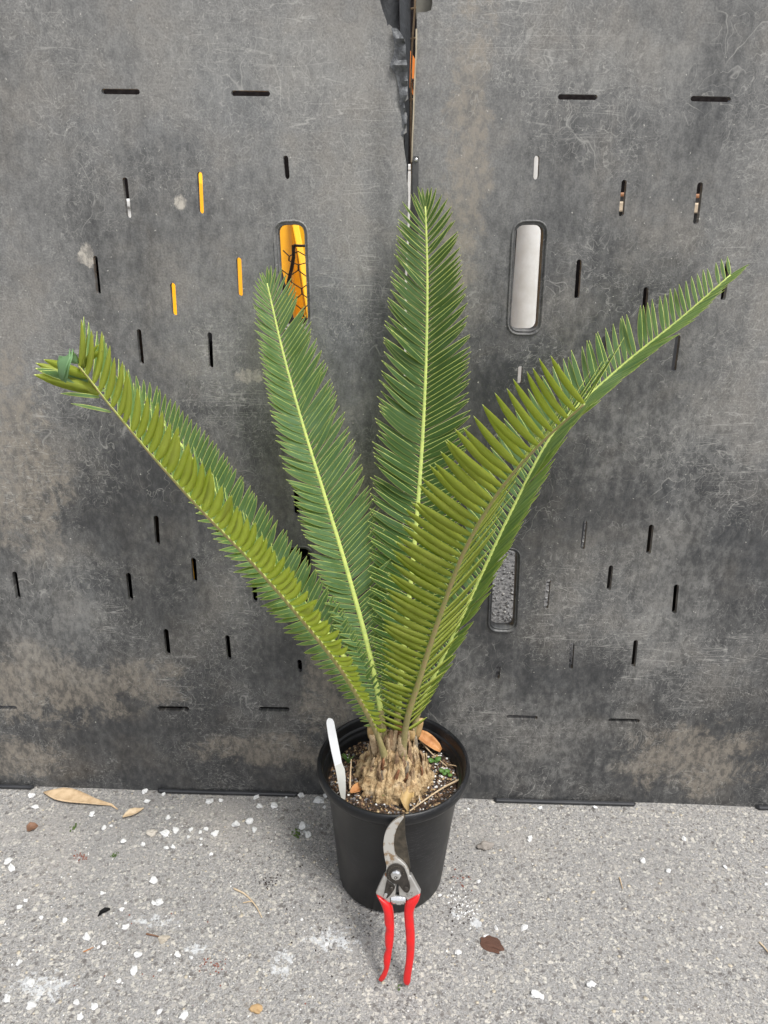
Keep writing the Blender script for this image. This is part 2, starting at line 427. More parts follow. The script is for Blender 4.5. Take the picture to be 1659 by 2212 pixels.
# ------------------------------------------------------------------ the two vented panels
TH = 0.008
def relief(x, z):
    """gentle warp of the sheet (m, towards the camera is negative)"""
    w = 0.0028 * mnoise.noise(Vector((x * 3.1, z * 3.1, 4.2))) + 0.0015 * mnoise.noise(Vector((x * 8, z * 8, 1.7)))
    return w
def relief_left(x, z):
    w = relief(x, z)
    # bent lip beside the split, bulging towards the camera between knee and waist height
    k = math.exp(-((x - RIDGE_X) / 0.015) ** 2) * math.exp(-((z - RIDGE_Z) / 0.15) ** 2)
    return w - 0.013 * k + 0.006 * math.exp(-((x - RIDGE_X + .03) / 0.015) ** 2) * math.exp(-((z - RIDGE_Z) / 0.2) ** 2)
RIDGE_X = on_panel(852, 560).x; RIDGE_Z = on_panel(852, 560).z

def inside(poly, x, z):
    c = False; j = len(poly) - 1
    for i in range(len(poly)):
        xi, zi = poly[i]; xj, zj = poly[j]
        if (zi > z) != (zj > z) and x < (xj - xi) * (z - zi) / (zj - zi) + xi: c = not c
        j = i
    return c
def slot_poly(a, b, w):
    A = Vector(a); B = Vector(b); d = (B - A).normalized(); nrm = Vector((-d.y, d.x)); r = w / 2
    pts = []
    for k in range(7):
        t = math.pi * k / 6; pts.append(A + (nrm * math.cos(t) - d * math.sin(t)) * r)
    for k in range(7):
        t = math.pi * k / 6; pts.append(B + (-nrm * math.cos(t) + d * math.sin(t)) * r)
    return [tuple(p) for p in pts]
def px2(p):
    q = on_panel(*p); return (q.x, q.z)
def dense(poly, step):
    out = []
    for i in range(len(poly)):
        a = Vector(poly[i]); b = Vector(poly[(i + 1) % len(poly)]); n = max(1, int((b - a).length / step))
        for k in range(n): out.append(tuple(a.lerp(b, k / n)))
    return out
def round_quad(cs, r, seg=5):
    """cs: four corners (x,z) in order; rounded corners"""
    out = []
    for i in range(4):
        p = Vector(cs[i]); a = (Vector(cs[i - 1]) - p).normalized(); b = (Vector(cs[(i + 1) % 4]) - p).normalized()
        p1 = p + a * r; p2 = p + b * r
        for k in range(seg + 1):
            t = k / seg; out.append(tuple(p1 * (1 - t) ** 2 + p * 2 * t * (1 - t) + p2 * t * t))
    return out
def offset_poly(poly, d):
    n = len(poly); out = []
    area = sum(poly[i][0] * poly[(i + 1) % n][1] - poly[(i + 1) % n][0] * poly[i][1] for i in range(n))
    s = 1 if area > 0 else -1
    for i in range(n):
        a = Vector(poly[i - 1]); b = Vector(poly[(i + 1) % n]); t = (b - a).normalized()
        out.append((poly[i][0] + t.y * d * s, poly[i][1] - t.x * d * s))
    return out

def make_sheet(name, outer, holes, rel, parent, grid=0.013):
    verts = []; edges = []
    for poly in [outer] + holes:
        b = len(verts); n = len(poly); verts += [Vector(p) for p in poly]
        edges += [(b + i, b + (i + 1) % n) for i in range(n)]
    xs = [p[0] for p in outer]; zs = [p[1] for p in outer]
    x = min(xs) + grid / 2
    while x < max(xs):
        z = min(zs) + grid / 2
        while z < max(zs):
            if inside(outer, x, z) and not any(inside(offset_poly(h, .003), x, z) for h in holes if abs(h[0][0] - x) < .1 and abs(h[0][1] - z) < .25):
                verts.append(Vector((x, z)))
            z += grid
        x += grid
    ov, oe, of, *_ = delaunay_2d_cdt(verts, edges, [], 0, 1e-6)
    keep = []
    for f in of:
        cx = sum(ov[i].x for i in f) / 3; cz = sum(ov[i].y for i in f) / 3
        if inside(outer, cx, cz) and not any(inside(h, cx, cz) for h in holes): keep.append(tuple(f))
    n = len(ov)
    V = [(p.x, rel(p.x, p.y), p.y) for p in ov] + [(p.x, rel(p.x, p.y) + TH, p.y) for p in ov]
    F = []; cnt = {}
    for a, b, c in keep:
        ar = (ov[b].x - ov[a].x) * (ov[c].y - ov[a].y) - (ov[c].x - ov[a].x) * (ov[b].y - ov[a].y)
        if ar < 0: b, c = c, b                      # counter-clockwise in x-z: normal towards -y
        F.append((a, b, c)); F.append((a + n, c + n, b + n))
        for e in ((a, b), (b, c), (c, a)): cnt[e] = 1
    for (a, b) in list(cnt):
        if (b, a) not in cnt: F.append((b, a, a + n, b + n))
    o = mesh_obj(name, V, F, M['panel'], parent, WORLD_ORIGIN[parent], None, True)
    bm = bmesh.new(); bm.from_mesh(o.data)
    bmesh.ops.delete(bm, geom=[v for v in bm.verts if not v.link_faces], context='VERTS')
    bm.to_mesh(o.data); bm.free()
    return sharp(o, 40)

def slots_of(lst):
    out = []
    for (ax, ay, bx, by, w) in lst:
        if ay > 1000: w *= 1.2
        a = px2((ax, ay)); b = px2((bx, by)); mx_, my_ = (ax + bx) / 2, (ay + by) / 2
        wm = abs(px2((mx_, my_ - w / 2))[1] - px2((mx_, my_ + w / 2))[1]) if abs(bx - ax) > abs(by - ay) else abs(px2((mx_ + w / 2, my_))[0] - px2((mx_ - w / 2, my_))[0])
        out.append(slot_poly(a, b, wm))
    return out
L_SLOTS = [(223, 197, 296, 198, 12), (504, 201, 578, 202, 12), (-30, 1529, 31, 1530, 8), (346, 1530, 403, 1531, 8), (564, 1532, 620, 1533, 8),
    (270, 389, 278, 466, 11), (431, 377, 435, 456, 11), (617, 342, 620, 381, 11), (206, 558, 213, 631, 10), (516, 562, 519, 635, 11),
    (373, 617, 377, 677, 11), (300, 716, 306, 783, 10), (453, 723, 456, 791, 10), (337, 1119, 340, 1173, 9), (418, 1210, 421, 1254, 9),
    (31, 1240, 39, 1292, 9), (277, 1243, 282, 1294, 9), (358, 1364, 363, 1413, 9), (491, 1377, 495, 1423, 8), (647, 1429, 648, 1448, 8),
    (549, 1256, 551, 1297, 9), (640, 1064, 641, 1108, 10), (468, 1122, 470, 1150, 9)]
R_SLOTS = [(1211, 209, 1286, 210, 12), (1497, 213, 1573, 215, 12), (1099, 1549, 1156, 1550, 7), (1319, 1556, 1377, 1557, 7),
    (1160, 342, 1158, 382, 11), (1348, 394, 1342, 462, 11), (1512, 400, 1503, 478, 12), (1251, 566, 1246, 640, 11), (1396, 626, 1391, 690, 11),
    (1572, 570, 1562, 644, 11), (1465, 730, 1456, 797, 11), (1124, 795, 1122, 826, 9), (1306, 732, 1300, 800, 11),
    (1264, 1130, 1259, 1184, 8), (1407, 1138, 1401, 1193, 9), (1320, 1226, 1315, 1272, 8), (1185, 1258, 1180, 1312, 8), (1461, 1267, 1456, 1321, 9),
    (1373, 1386, 1368, 1437, 8), (1236, 1393, 1233, 1442, 8), (1077, 1443, 1075, 1464, 8)]
WIN = {'L': [((599, 487), (655, 486), (664, 704), (612, 706)), ((620, 1187), (668, 1186), (672, 1352), (626, 1354))],
       'R': [((1117, 487), (1174, 486), (1160, 714), (1104, 713)), ((1069, 1192), (1117, 1192), (1110, 1359), (1062, 1358))]}

def z0(p): return (p[0], 0.001)
gapL = [(821, -190), (821, 0), (826, 20), (835, 45), (836.5, 56), (840, 52), (846, 57), (852, 67), (858, 74), (863, 82), (874, 85), (876, 107), (877, 134),
        (880, 156), (881, 178), (880, 196), (881.5, 214), (873, 221), (874.5, 237), (880, 252), (878, 270), (879, 286), (871, 292), (872, 312), (875, 335), (878.5, 357), (878, 384),
        (881.5, 404), (882, 424), (881, 458), (880, 491), (878, 540), (874.5, 600), (873, 750), (869.5, 1000), (866, 1300), (863, 1718)]
gapR = [(936, -190), (934, 8), (931, 22), (921, 26), (900.5, 27), (900.5, 56), (899.5, 112), (897, 167), (895, 212), (894, 257), (892, 279), (891.5, 312), (890, 357),
        (889, 384), (887, 450), (884, 510), (881.5, 560), (879.5, 600), (878, 750), (874.5, 1000), (870.5, 1300), (867, 1718)]
def panel(name, side, label):
    root = empty(name, on_panel(300 if side == 'L' else 1350, 1718) * 1.0)
    root.location.z = 0; root.location.y = 0; WORLD_ORIGIN[root] = Vector(root.location)
    rel = relief_left if side == 'L' else relief
    gap = [px2(p) for p in (gapL if side == 'L' else gapR)]
    gap[-1] = z0(gap[-1])
    fx = px2((-260, 1000))[0] if side == 'L' else px2((1930, 1000))[0]
    top = gap[0][1]
    outer = dense(gap, .02)[:-1] if False else []
    for i in range(len(gap) - 1):
        a = Vector(gap[i]); b = Vector(gap[i + 1]); n = max(1, int((b - a).length / .02))
        for k in range(n): outer.append(tuple(a.lerp(b, k / n)))
    outer.append(gap[-1])
    n = 24
    for k in range(1, n + 1): outer.append((gap[-1][0] + (fx - gap[-1][0]) * k / n, .001))
    for k in range(1, n + 1): outer.append((fx, .001 + (top - .001) * k / n))
    for k in range(1, n): outer.append((fx + (gap[0][0] - fx) * k / n, top))
    wins = [[px2(p) for p in q] for q in WIN[side]]
    wins = [round_quad(q, .011) for q in wins]
    rims = [offset_poly(w, .0062) for w in wins]
    sheet = make_sheet('sheet', outer, slots_of(L_SLOTS if side == 'L' else R_SLOTS) + rims, rel, root)
    for w in wins:
        cx = sum(p[0] for p in w) / len(w); cz = sum(p[1] for p in w) / len(w); y0 = rel(cx, cz)
        prof = [(.0064, .004), (.0064, -.0012), (.0052, -.0022), (.0040, -.0012), (.0034, .0018), (.0022, .0022), (.0014, .0008), (.0006, .003), (0, .0075), (0, .017), (.003, .017)]
        gg = Geo()
        gg.rings([[Vector((p[0], y0 + y, p[1])) for p in offset_poly(w, d)] for d, y in prof], cap=(False, False))
        o = gg.build('window_rim', M['panel'], root, (cx, 0, cz)); fix_normals(o)
    for a, b in (((-120, 1702), (81, 1704)), ((342, 1703), (645, 1709))) if side == 'L' else (((1068, 1727), (1373, 1734)), ((1640, 1739), (1800, 1742))):
        A = px2((a[0], 1706)); B = px2((b[0], 1725)); ln = B[0] - A[0]
        gg = Geo()
        sec = [(-.004, .0008), (-.011, .0008), (-.0115, .0062), (-.0095, .0085), (-.005, .0088), (-.004, .006)]
        gg.rings([[Vector((x, y * k, .0005 + z * k)) for y, z in sec] for x, k in ((A[0], .4), (A[0] + .004, .75), (B[0] - .004, .75), (B[0], .4))])
        o = gg.build('bottom_ledge', M['black_plastic'], root, (A[0], 0, 0)); fix_normals(o); sharp(o)
    return root, sheet
pl, _ = panel('vented_panel', 'L', '')
tag(pl, 'scuffed black plastic vented panel with torn edge, yellow showing through its window', 'panel', 'black vented panels standing side by side')
pr, _ = panel('vented_panel', 'R', '')
tag(pr, 'scuffed black plastic vented panel with white post showing through its window', 'panel', 'black vented panels standing side by side')

# details along the split -------------------------------------------------
def strip(name, pts, mat, parent, th=.003, yfun=None):
    """pts: list of (pxL, pxR, py, Y): vertical strip following the picture, with thickness"""
    f = []; b = []
    for i, (x1, x2, y, Y1, Y2) in enumerate(pts):
        xs = [x1 + (x2 - x1) * k / 6 for k in range(7)]
        row = []
        for k, xx in enumerate(xs):
            Y = Y1 + (Y2 - Y1) * k / 6 + .002 * mnoise.noise(Vector((xx * .09, y * .025, Y1 * 50)))
            row.append(at_y(xx, y, Y))
        f.append(row); b.append([p + Vector((0, th, 0)) for p in row])
    gg = Geo(); gg.rings([r + list(reversed(q)) for r, q in zip(f, b)])
    o = gg.build(name, mat, parent, f[0][0]); fix_normals(o); return sharp(o, 50)
strip('edge_flange', [(815, 862, -190, .02, .022), (818, 862, 0, .02, .022), (822, 862, 60, .02, .022), (830, 866, 110, .018, .02), (842, 872, 260, .014, .016), (848, 872, 460, .012, .013)], M['dark_flange'], pl)
strip('edge_fold', [(862, 887, -190, .012, .03), (863, 887, 30, .012, .03), (864, 887, 80, .012, .03), (868, 886, 130, .012, .03), (872, 885, 180, .012, .028), (874, 884, 250, .012, .026), (874, 882, 350, .012, .02), (876, 880, 420, .012, .014)], M['dark_flange'], pl)
# crumpled flap of torn skin
cr = []
for i in range(22):
    y = 60 + i * 11.5
    x2 = [858, 866, 873, 876, 877, 877, 878, 880, 881, 881, 881, 881, 881, 879, 874, 875, 879, 879, 879, 876, 873, 874][i] - .5
    x1 = [845, 848, 850, 851, 852, 850, 846, 842, 848, 855, 858, 860, 862, 864, 862, 866, 866, 868, 868, 866, 866, 868][i]
    w = .0015 * math.sin(i * 2.4) + .0012 * math.sin(i * 5.1 + 1)
    cr.append((x1, x2, y, -.0045 + w * .3, -.006 + w * 2.2))
strip('torn_flap', cr, simple('crumpled_plastic_skin', (0.13, 0.135, 0.14), .38, scale=90, bump=.6, dist=.002, c2=(.05, .052, .056)), pl, .0012)
strip('dusty_lip', [(866, 869, 500, -.006, -.006), (868, 871.5, 380, -.005, -.005), (870, 872.5, 330, -.003, -.003)], M['edge_tan'], pl, .002)
strip('cut_edge', [(898, 901.5, 62, -.0035, -.0035), (897.6, 900.5, 112, -.0035, -.0035), (894.8, 898, 167, -.0035, -.0035), (892.6, 896, 212, -.0035, -.0035), (891.6, 894.5, 257, -.0035, -.0035), (889.5, 892.2, 300, -.0035, -.0035), (888.5, 890.5, 350, -.0035, -.0035)], M['edge_tan'], pr, .010)
strip('corner_flange', [(899, 938, -190, .012, .012), (899, 938, 40, .012, .012)], simple('olive_grey_plastic', (.17, .16, .13), .55, scale=30), pr)
cl = strip('edge_clip', [(893, 904.5, 337, -.006, -.005), (892.5, 904, 372, -.006, -.005), (892, 904, 420, -.006, -.005), (891, 903, 480, -.006, -.005), (890, 902, 540, -.005, -.004)], M['rim_plastic'], pr, .004)
p = at_y(899, 345, -.0065)
gg = Geo(); gg.lathe([(0.0, .0018), (.0018, .0016), (.0026, 0), (.0026, -.001)], (0, 0, 0), 12)
for vv in gg.v: vv.xyz = Vector((p.x + vv.x, p.y - vv.z, p.z + vv.y))
fix_normals(gg.build('bolt', simple('zinc_bolt', (.6, .6, .6), .35, 1.0), cl, p))

# ------------------------------------------------------------------ things behind the panels
def behind(px, py, Y): return at_y(px, py, Y)
# galvanised white post
Yp = 1.28
c = behind(1139, 620, Yp); rw = (behind(1173, 620, Yp) - behind(1107, 620, Yp)).length / 2
g = Geo(); g.tube([(c.x + .006, Yp, -.02), (c.x + .003, Yp, .7), (c.x, Yp, 1.10)], [rw, rw, rw * .99], 32); g.tube([(c.x, Yp, 1.10), (c.x, Yp, 1.106), (c.x, Yp, 1.122)], [rw * 1.06, rw * 1.06, rw * .5], 32)
tag(sharp(g.build('post', simple('weathered_white_paint', (.88, .87, .84), .5, scale=14, var=.25, c2=(.76, .74, .69)), None, (c.x, Yp, 0))), 'weathered off-white round post standing behind the right panel window', 'post')
# short white post behind the split
Ys = 1.30; a = behind(876, 369, Ys); b = behind(915, 369, Ys)
g = Geo(); g.box(((a.x + b.x) / 2, Ys, a.z / 2 - .01), (b.x - a.x, .08, a.z + .02))
g.box(((a.x + b.x) / 2, Ys, a.z + .008), ((b.x - a.x) * 1.04, .084, .016))
tag(bevel_mod(g.build('bollard', simple('white_wall_paint', (.74, .73, .70), .6, scale=20), None, ((a.x + b.x) / 2, Ys, 0), False), .003), 'white square bollard glimpsed through the split between the panels', 'bollard')
# white low box at the far left
Yb = 1.1; a = behind(245, 443, Yb); b = behind(330, 443, Yb)
g = Geo(); g.box(((a.x + b.x) / 2, Yb + .1, a.z / 2 - .005), (b.x - a.x, .2, a.z)); g.box(((a.x + b.x) / 2, Yb + .1, a.z + .004), ((b.x - a.x) * 1.05, .21, .02))
tag(bevel_mod(g.build('storage_box', simple('white_plastic', (.8, .8, .78), .4), None, ((a.x + b.x) / 2, Yb + .1, 0), False), .004), 'white box with a lid glimpsed through a left panel slot', 'box')

# yellow machine cowling
Yy = .42
ym = simple('yellow_machine_paint', (.90, .44, .010), .38, scale=9, var=.12, bump=.05)
P = lambda px, py, d=0: behind(px, py, Yy + .10 + (800 - py) / 500 * .5 + d)
root = empty('machine_cowling', (behind(520, 700, Yy).x, Yy + .1, 0))
out = [P(350, 362), P(600, 395), P(634, 470), P(650, 560), P(668, 700), P(668, 800), P(350, 690)]
bot = [Vector((out[5].x, out[5].y, 0)), Vector((out[6].x, out[5].y, 0))]
g = Geo()
front = [out[0], out[1], out[2], out[3], out[4], out[5], bot[0], bot[1], out[6]]
g.rings([front, [p + Vector((0, .16, 0)) for p in front]])
fix_normals(bevel_mod(g.build('body', ym, root, WORLD_ORIGIN[root], False), .006, 3))
g = Geo()
fl = [(610, 395), (622, 440), (631, 487), (645, 560), (664, 690), (676, 800)]
g.rings([[P(x, y, -.004), P(x + 15, y, -.004), P(x + 15, y, -.030), P(x, y, -.030)] for x, y in fl])
fix_normals(bevel_mod(g.build('flange', ym, root, P(631, 487), False), .003, 2))
tag(root, 'bright yellow painted machine cowling seen through the left panel window', 'machine')
g = Geo(); a = behind(598, 560, .395); b = behind(628, 680, .395); g.tube([a + (a - b) * .3, a, b, Vector((b.x + .03, .395, 0.02))], .0045, 8)
tag(g.build('hose', M['black_plastic'], None, (b.x + .03, .395, 0)), 'thin black hose in front of the yellow cowling', 'hose')
# chicken wire
g = Geo(); Yw = .12
rr = random.Random(5); hw = .024
x0 = behind(596, 640, Yw).x
def wp(i, j, k):
    x = x0 + i * hw * 1.0 + (hw / 2 if j % 2 else 0); z = .03 + j * hw * .62 + k
    jj = Vector((mnoise.noise(Vector((x * 30, z * 30, 1))), mnoise.noise(Vector((x * 30, z * 30, 5))), mnoise.noise(Vector((x * 30, z * 30, 9))))) * .007
    return Vector((x, Yw + .03 * mnoise.noise(Vector((x * 8, z * 5, 3))), z)) + jj
topz = behind(630, 528, Yw).z
for j in range(int(topz / (hw * .62)) - 2):
    for i in range(5):
        zz = .03 + j * hw * .62
        if zz > topz - .09 and x0 + i * hw < behind(603 + (zz - (topz - .09)) / .09 * 22, 600, Yw).x: continue
        A = wp(i, j, 0); B = wp(i, j, hw * .30)
        g.tube([A, B], .0011, 5, cap=False)
        if j % 2 == 0:
            g.tube([B, wp(i, j + 1, 0)], .0008, 5, cap=False)
            if i: g.tube([B, wp(i - 1, j + 1, 0)], .0008, 5, cap=False)
        else:
            g.tube([B, wp(i, j + 1, 0)], .0008, 5, cap=False); g.tube([B, wp(i + 1, j + 1, 0)], .0008, 5, cap=False)
sel = [behind(607, 690, Yw), behind(614, 640, Yw), behind(628, 590, Yw), behind(633, 560, Yw), behind(634, 530, Yw)]
sel = [Vector((sel[0].x - .004, Yw, .02))] + sel
sp_, L_ = catmull(sel, 60)
for ph in (0, 2.1, 4.2):
    g.tube([q + Vector((math.cos(i * .9 + ph), 0, math.sin(i * .9 + ph))) * .0018 for i, q in enumerate(sp_)], .0013, 5, cap=False)
g.tube([behind(634, 530, Yw), behind(648, 531, Yw), behind(680, 531, Yw)], .0018, 6)
tag(g.build('chicken_wire', simple('rusty_dark_wire', (.10, .07, .055), .7, .2, scale=200, c2=(.16, .13, .12)), None, (x0, Yw, 0)), 'rusty hexagonal chicken wire behind the left panel window', 'wire netting')
# rusty tie wire in the split
g = Geo(); tw = [behind(898, -40, .035), behind(896, 15, .035), behind(894, 60, .035), behind(890, 100, .035), behind(888, 170, .035), behind(887, 320, .035), behind(886, 520, .035)]
tw.append(Vector((tw[-1].x, .035, .0)))
pts, _l = catmull(tw, 40); g.tube(pts, .0011, 6)
for yy in (18, 83, 214): g.tube([behind(884, yy + 2, .036), behind(905, yy - 3, .036)], .0011, 6)
tag(g.build('tie_wire', simple('pale_rusty_wire', (.48, .33, .19), .7, scale=150), None, (tw[-1].x, .035, 0)), 'thin pale rusty wire running down the split between the panels', 'wire')
# orange sign
Yo = .55
om = simple('orange_sign_paint', (.85, .24, .035), .45, scale=10, var=.1)
sg = empty('orange_sign', (behind(900, 250, Yo).x, Yo, 0))
A = [behind(868, 70, Yo), behind(886, 108, Yo), behind(930, 190, Yo), behind(932, 290, Yo), behind(900, 222, Yo), behind(868, 150, Yo)]
g = Geo(); g.rings([A, [p + Vector((0, .006, 0)) for p in A]]); fix_normals(g.build('board', om, sg, A[0], False))
g = Geo(); g.tube([Vector((A[2].x, Yo + .014, 0)), Vector((A[2].x, Yo + .014, A[2].z))], .008, 10); g.build('stake', M['black_plastic'], sg, (A[2].x, Yo + .014, 0))
lm = simple('black_lettering', (.02, .012, .01), .5)
def fbar(name_pts):
    g = Geo()
    for (x1, y1, x2, y2, w) in name_pts:
        a = behind(x1, y1, Yo - .002); b = behind(x2, y2, Yo - .002); g.tube([a, b], w, 4)
    g.build('lettering', lm, sg, behind(name_pts[0][0], name_pts[0][1], Yo - .002), False)
fbar([(888.5, 173.5, 894, 172, .0022), (891.6, 174.5, 893.2, 182, .0014)])
fbar([(891, 184.4, 895.5, 183.4, .002), (892.2, 186, 894, 193, .0014)])
tag(sg, 'orange board with black letter strokes glimpsed through the split', 'sign')
# brown timber stack behind the right panel
Yt = .9; a = behind(1325, 432, Yt); b = behind(1560, 432, Yt)
wd = simple('brown_timber', (.36, .17, .08), .6, scale=30, c2=(.24, .11, .05)); wt = simple('pale_timber', (.62, .50, .36), .6, scale=30)
zt = behind(1400, 419, Yt).z; zb = behind(1400, 448, Yt).z
tb = empty('timber_bench', ((a.x + b.x) / 2, Yt + .1, 0))
g = Geo(); g.box(((a.x + b.x) / 2, Yt + .05, (zt + zb) / 2 + .012), (b.x - a.x, .04, zt - zb - .02)); bevel_mod(g.build('apron', wd, tb, ((a.x + b.x) / 2, Yt + .05, zb), False), .003)
g = Geo(); g.box(((a.x + b.x) / 2, Yt + .08, zb), (b.x - a.x, .14, .022)); bevel_mod(g.build('seat', wt, tb, ((a.x + b.x) / 2, Yt + .08, zb), False), .003)
for x in (a.x + .03, b.x - .03):
    g = Geo(); g.box((x, Yt + .11, zt / 2), (.05, .05, zt)); bevel_mod(g.build('leg', M['black_plastic'], tb, (x, Yt + .11, 0), False), .003)
tag(tb, 'brown timber bench glimpsed through slots of the right panel', 'bench')
# black boxes added close behind so some panel openings look dark
def filler_box(px1, px2, pytop, Y, dep, label):
    a = behind(px1, pytop, Y); b = behind(px2, pytop, Y)
    rt = empty('dark_filler_box', ((a.x + b.x) / 2, Y + dep / 2, 0))
    g = Geo(); h = a.z
    def rect(x1, x2, y1, y2, z): return [Vector((x1, y1, z)), Vector((x2, y1, z)), Vector((x2, y2, z)), Vector((x1, y2, z))]
    g.rings([rect(a.x + .015, b.x - .015, Y + .012, Y + dep - .012, .001), rect(a.x, b.x, Y, Y + dep, h - .03)])
    fix_normals(bevel_mod(g.build('body', M['dull_black'], rt, ((a.x + b.x) / 2, Y + dep / 2, 0), False), .01, 3))
    g = Geo(); g.rings([rect(a.x - .006, b.x + .006, Y - .006, Y + dep + .006, h - .029), rect(a.x - .006, b.x + .006, Y - .006, Y + dep + .006, h - .012), rect(a.x + .01, b.x - .01, Y + .01, Y + dep - .01, h)])
    fix_normals(bevel_mod(g.build('lid', M['dull_black'], rt, ((a.x + b.x) / 2, Y + dep / 2, h), False), .004, 2))
    tag(rt, label, 'bin', 'black boxes added behind the panels')
M['dull_black'] = simple('dull_black_plastic', (.006, .006, .0065), .7, scale=40, spec=.15)
filler_box(355, 745, 716, .2, .17, 'black box added so the lower window of the torn panel looks dark')
filler_box(-180, 232, 530, .06, .30, 'wide black box added so the slots of the torn panel look dark')
filler_box(1430, 1640, 1090, .06, .3, 'black box added so the outer slots of the untorn panel look dark')
# black cloth backdrop, added so the upper slots look dark
Yc = 2.3; sc_ = empty('dark_backdrop', (0, Yc, 0))
g = Geo(); fr = []; 
for k in range(41):
    x = -2.4 + k * .12; y = Yc + .03 * math.sin(k * 1.7); fr.append((x, y))
g.rings([[Vector((x, y, .02)), Vector((x, y, 1.75)), Vector((x, y + .002, 1.75)), Vector((x, y + .002, .02))] for x, y in fr]); fix_normals(g.build('cloth', simple('black_backdrop_cloth', (.008, .006, .006), .9, spec=.1), sc_, (0, Yc, 0)))
for x in (-2.4, -.8, .8, 2.4):
    g = Geo(); g.tube([(x, Yc + .06, 0), (x, Yc + .06, 1.8)], .025, 12); sharp(g.build('pole', M['black_plastic'], sc_, (x, Yc + .06, 0)))
tag(sc_, 'black cloth backdrop added behind the panels to keep the slots dark', 'screen')

# ------------------------------------------------------------------ pot
pot = empty('nursery_pot', POT)
tag(pot, 'round black plastic nursery pot holding the cycad', 'pot')
potm = NT('black_pot_plastic'); v = potm.obj()
f = potm.noise(potm.mapping(v, (1, 1, .5)), 14, 5, .6); dsp = potm.noise(v, 260, 4, .7)
cc = potm.mix(potm.ss(f, .45, .75, 0, .5), (.009, .0095, .0105), (.021, .021, .023))
cc = potm.mix(potm.ss(dsp, .62, .74, 0, .35), cc, (.12, .115, .11))
scr = potm.noise(potm.mapping(v, (1, 1, 9)), 16, 4, .7)
cc = potm.mix(potm.math('MULTIPLY', potm.ss(potm.math('ABSOLUTE', potm.math('SUBTRACT', scr, .5)), 0, .012, 1, 0), potm.ss(f, .48, .62, 0, .5)), cc, (.11, .11, .11))
potm = potm.done(potm.bsdf(cc, potm.ss(f, .3, .7, .30, .44), 0, potm.bump(potm.noise(v, 500, 2, .5), .08, .0004), .32).outputs[0])
g = Geo(); g.lathe([(0, .004), (.060, .004), (.066, .0005), (.0745, .0005), (.0785, .004), (.0795, .016), (.0800, .0165), (.0880, .10), (.0955, .166), (.0968, .170), (.0985, .172)], POT, 96, 0, POT_H / .192)
o = g.build('body', potm, pot, POT); sharp(o, 60)
g = Geo(); g.lathe([(.0955, .1655), (.0985, .1715), (.1035, .1745), (.1072, .1772), (.1087, .1810), (.1090, .1860), (.1082, .1895), (.1066, .1913), (.1046, .1920), (.1028, .1908), (.1017, .1885), (.0998, .1790)], POT, 96, 0, POT_H / .192); o = g.build('rim', potm, pot, POT + Vector((0, 0, .17)))
g = Geo(); g.lathe([(.0998, .1790), (.0975, .1772), (.0968, .1750), (.0966, .1725), (.0945, .171), (.0935, .165), (.086, .10), (.0835, .06)], POT, 96, 0, POT_H / .192); o = g.build('inner_wall', potm, pot, POT + Vector((0, 0, .06))); sharp(o, 50)

# soil
sm = NT('potting_soil'); v = sm.obj()
cc = sm.mix(sm.ss(sm.noise(v, 170, 6, .7), .35, .65), (.018, .012, .009), (.10, .066, .042))
cc = sm.mix(sm.ss(sm.noise(v, 40, 4, .6), .5, .75, 0, .6), cc, (.15, .105, .065))
sm = sm.done(sm.bsdf(cc, .92, 0, sm.bump(sm.noise(v, 260, 5, .7), 1, .004), .2).outputs[0])
V = []; F = []; nr, na = 26, 72
def soil_h(x, y):
    return SOIL_Z + .0045 * mnoise.noise(Vector((x * 40, y * 40, 2))) + .003 * mnoise.noise(Vector((x * 110, y * 110, 7)))
for i in range(nr + 1):
    for k in range(na):
        rr_ = (.0935) * i / nr; a = 2 * math.pi * k / na; x = POT.x + rr_ * math.cos(a); y = POT.y + rr_ * math.sin(a)
        V.append((x, y, soil_h(x, y)))
for i in range(nr):
    for k in range(na): F.append((i * na + k, i * na + (k + 1) % na, (i + 1) * na + (k + 1) % na, (i + 1) * na + k))
soil = mesh_obj('potting_soil', V, F, sm, None, POT + Vector((0, 0, SOIL_Z)))
tag(soil, 'dark potting mix filling the black nursery pot', 'soil', kind='stuff')
chips = [simple('soil_chip_%d' % i, c, .85, scale=300, bump=.3) for i, c in enumerate(
        ((.06, .035, .022), (.02, .015, .012), (.72, .71, .68), (.38, .25, .12), (.20, .12, .07), (.45, .33, .18), (.16, .15, .15)))]
items = []
for i in range(3600):
    a = rnd.uniform(0, 2 * math.pi); r_ = .092 * math.sqrt(rnd.random()); x = POT.x + r_ * math.cos(a); y = POT.y + r_ * math.sin(a)
    if r_ < .036: continue
    rightside = math.cos(a - R(-15)) > .55
    k = rnd.choices(range(7), (6, 6, 5 if rightside else 1.6, 2.2, 5, 1.6, 3))[0]
    s = rnd.uniform(.0008, .0026) * (1.0 if k != 2 else .85)
    items.append(((x, y, soil_h(x, y) + s * .3), s, rnd.random(), k, .6))
scatter_mesh('bark_chips', items, chips, None, False, label='bark chips and perlite grains strewn over the potting mix', cat='mulch', kind='stuff')

# ------------------------------------------------------------------ cycad
CROWN = Vector((at_z(853, 1640, SOIL_Z + .05).x, POT.y + .002, SOIL_Z - .012))
cy = empty('cycad', CROWN)
tag(cy, 'potted cycad with six stiff feather fronds above a stubby tan trunk', 'cycad')

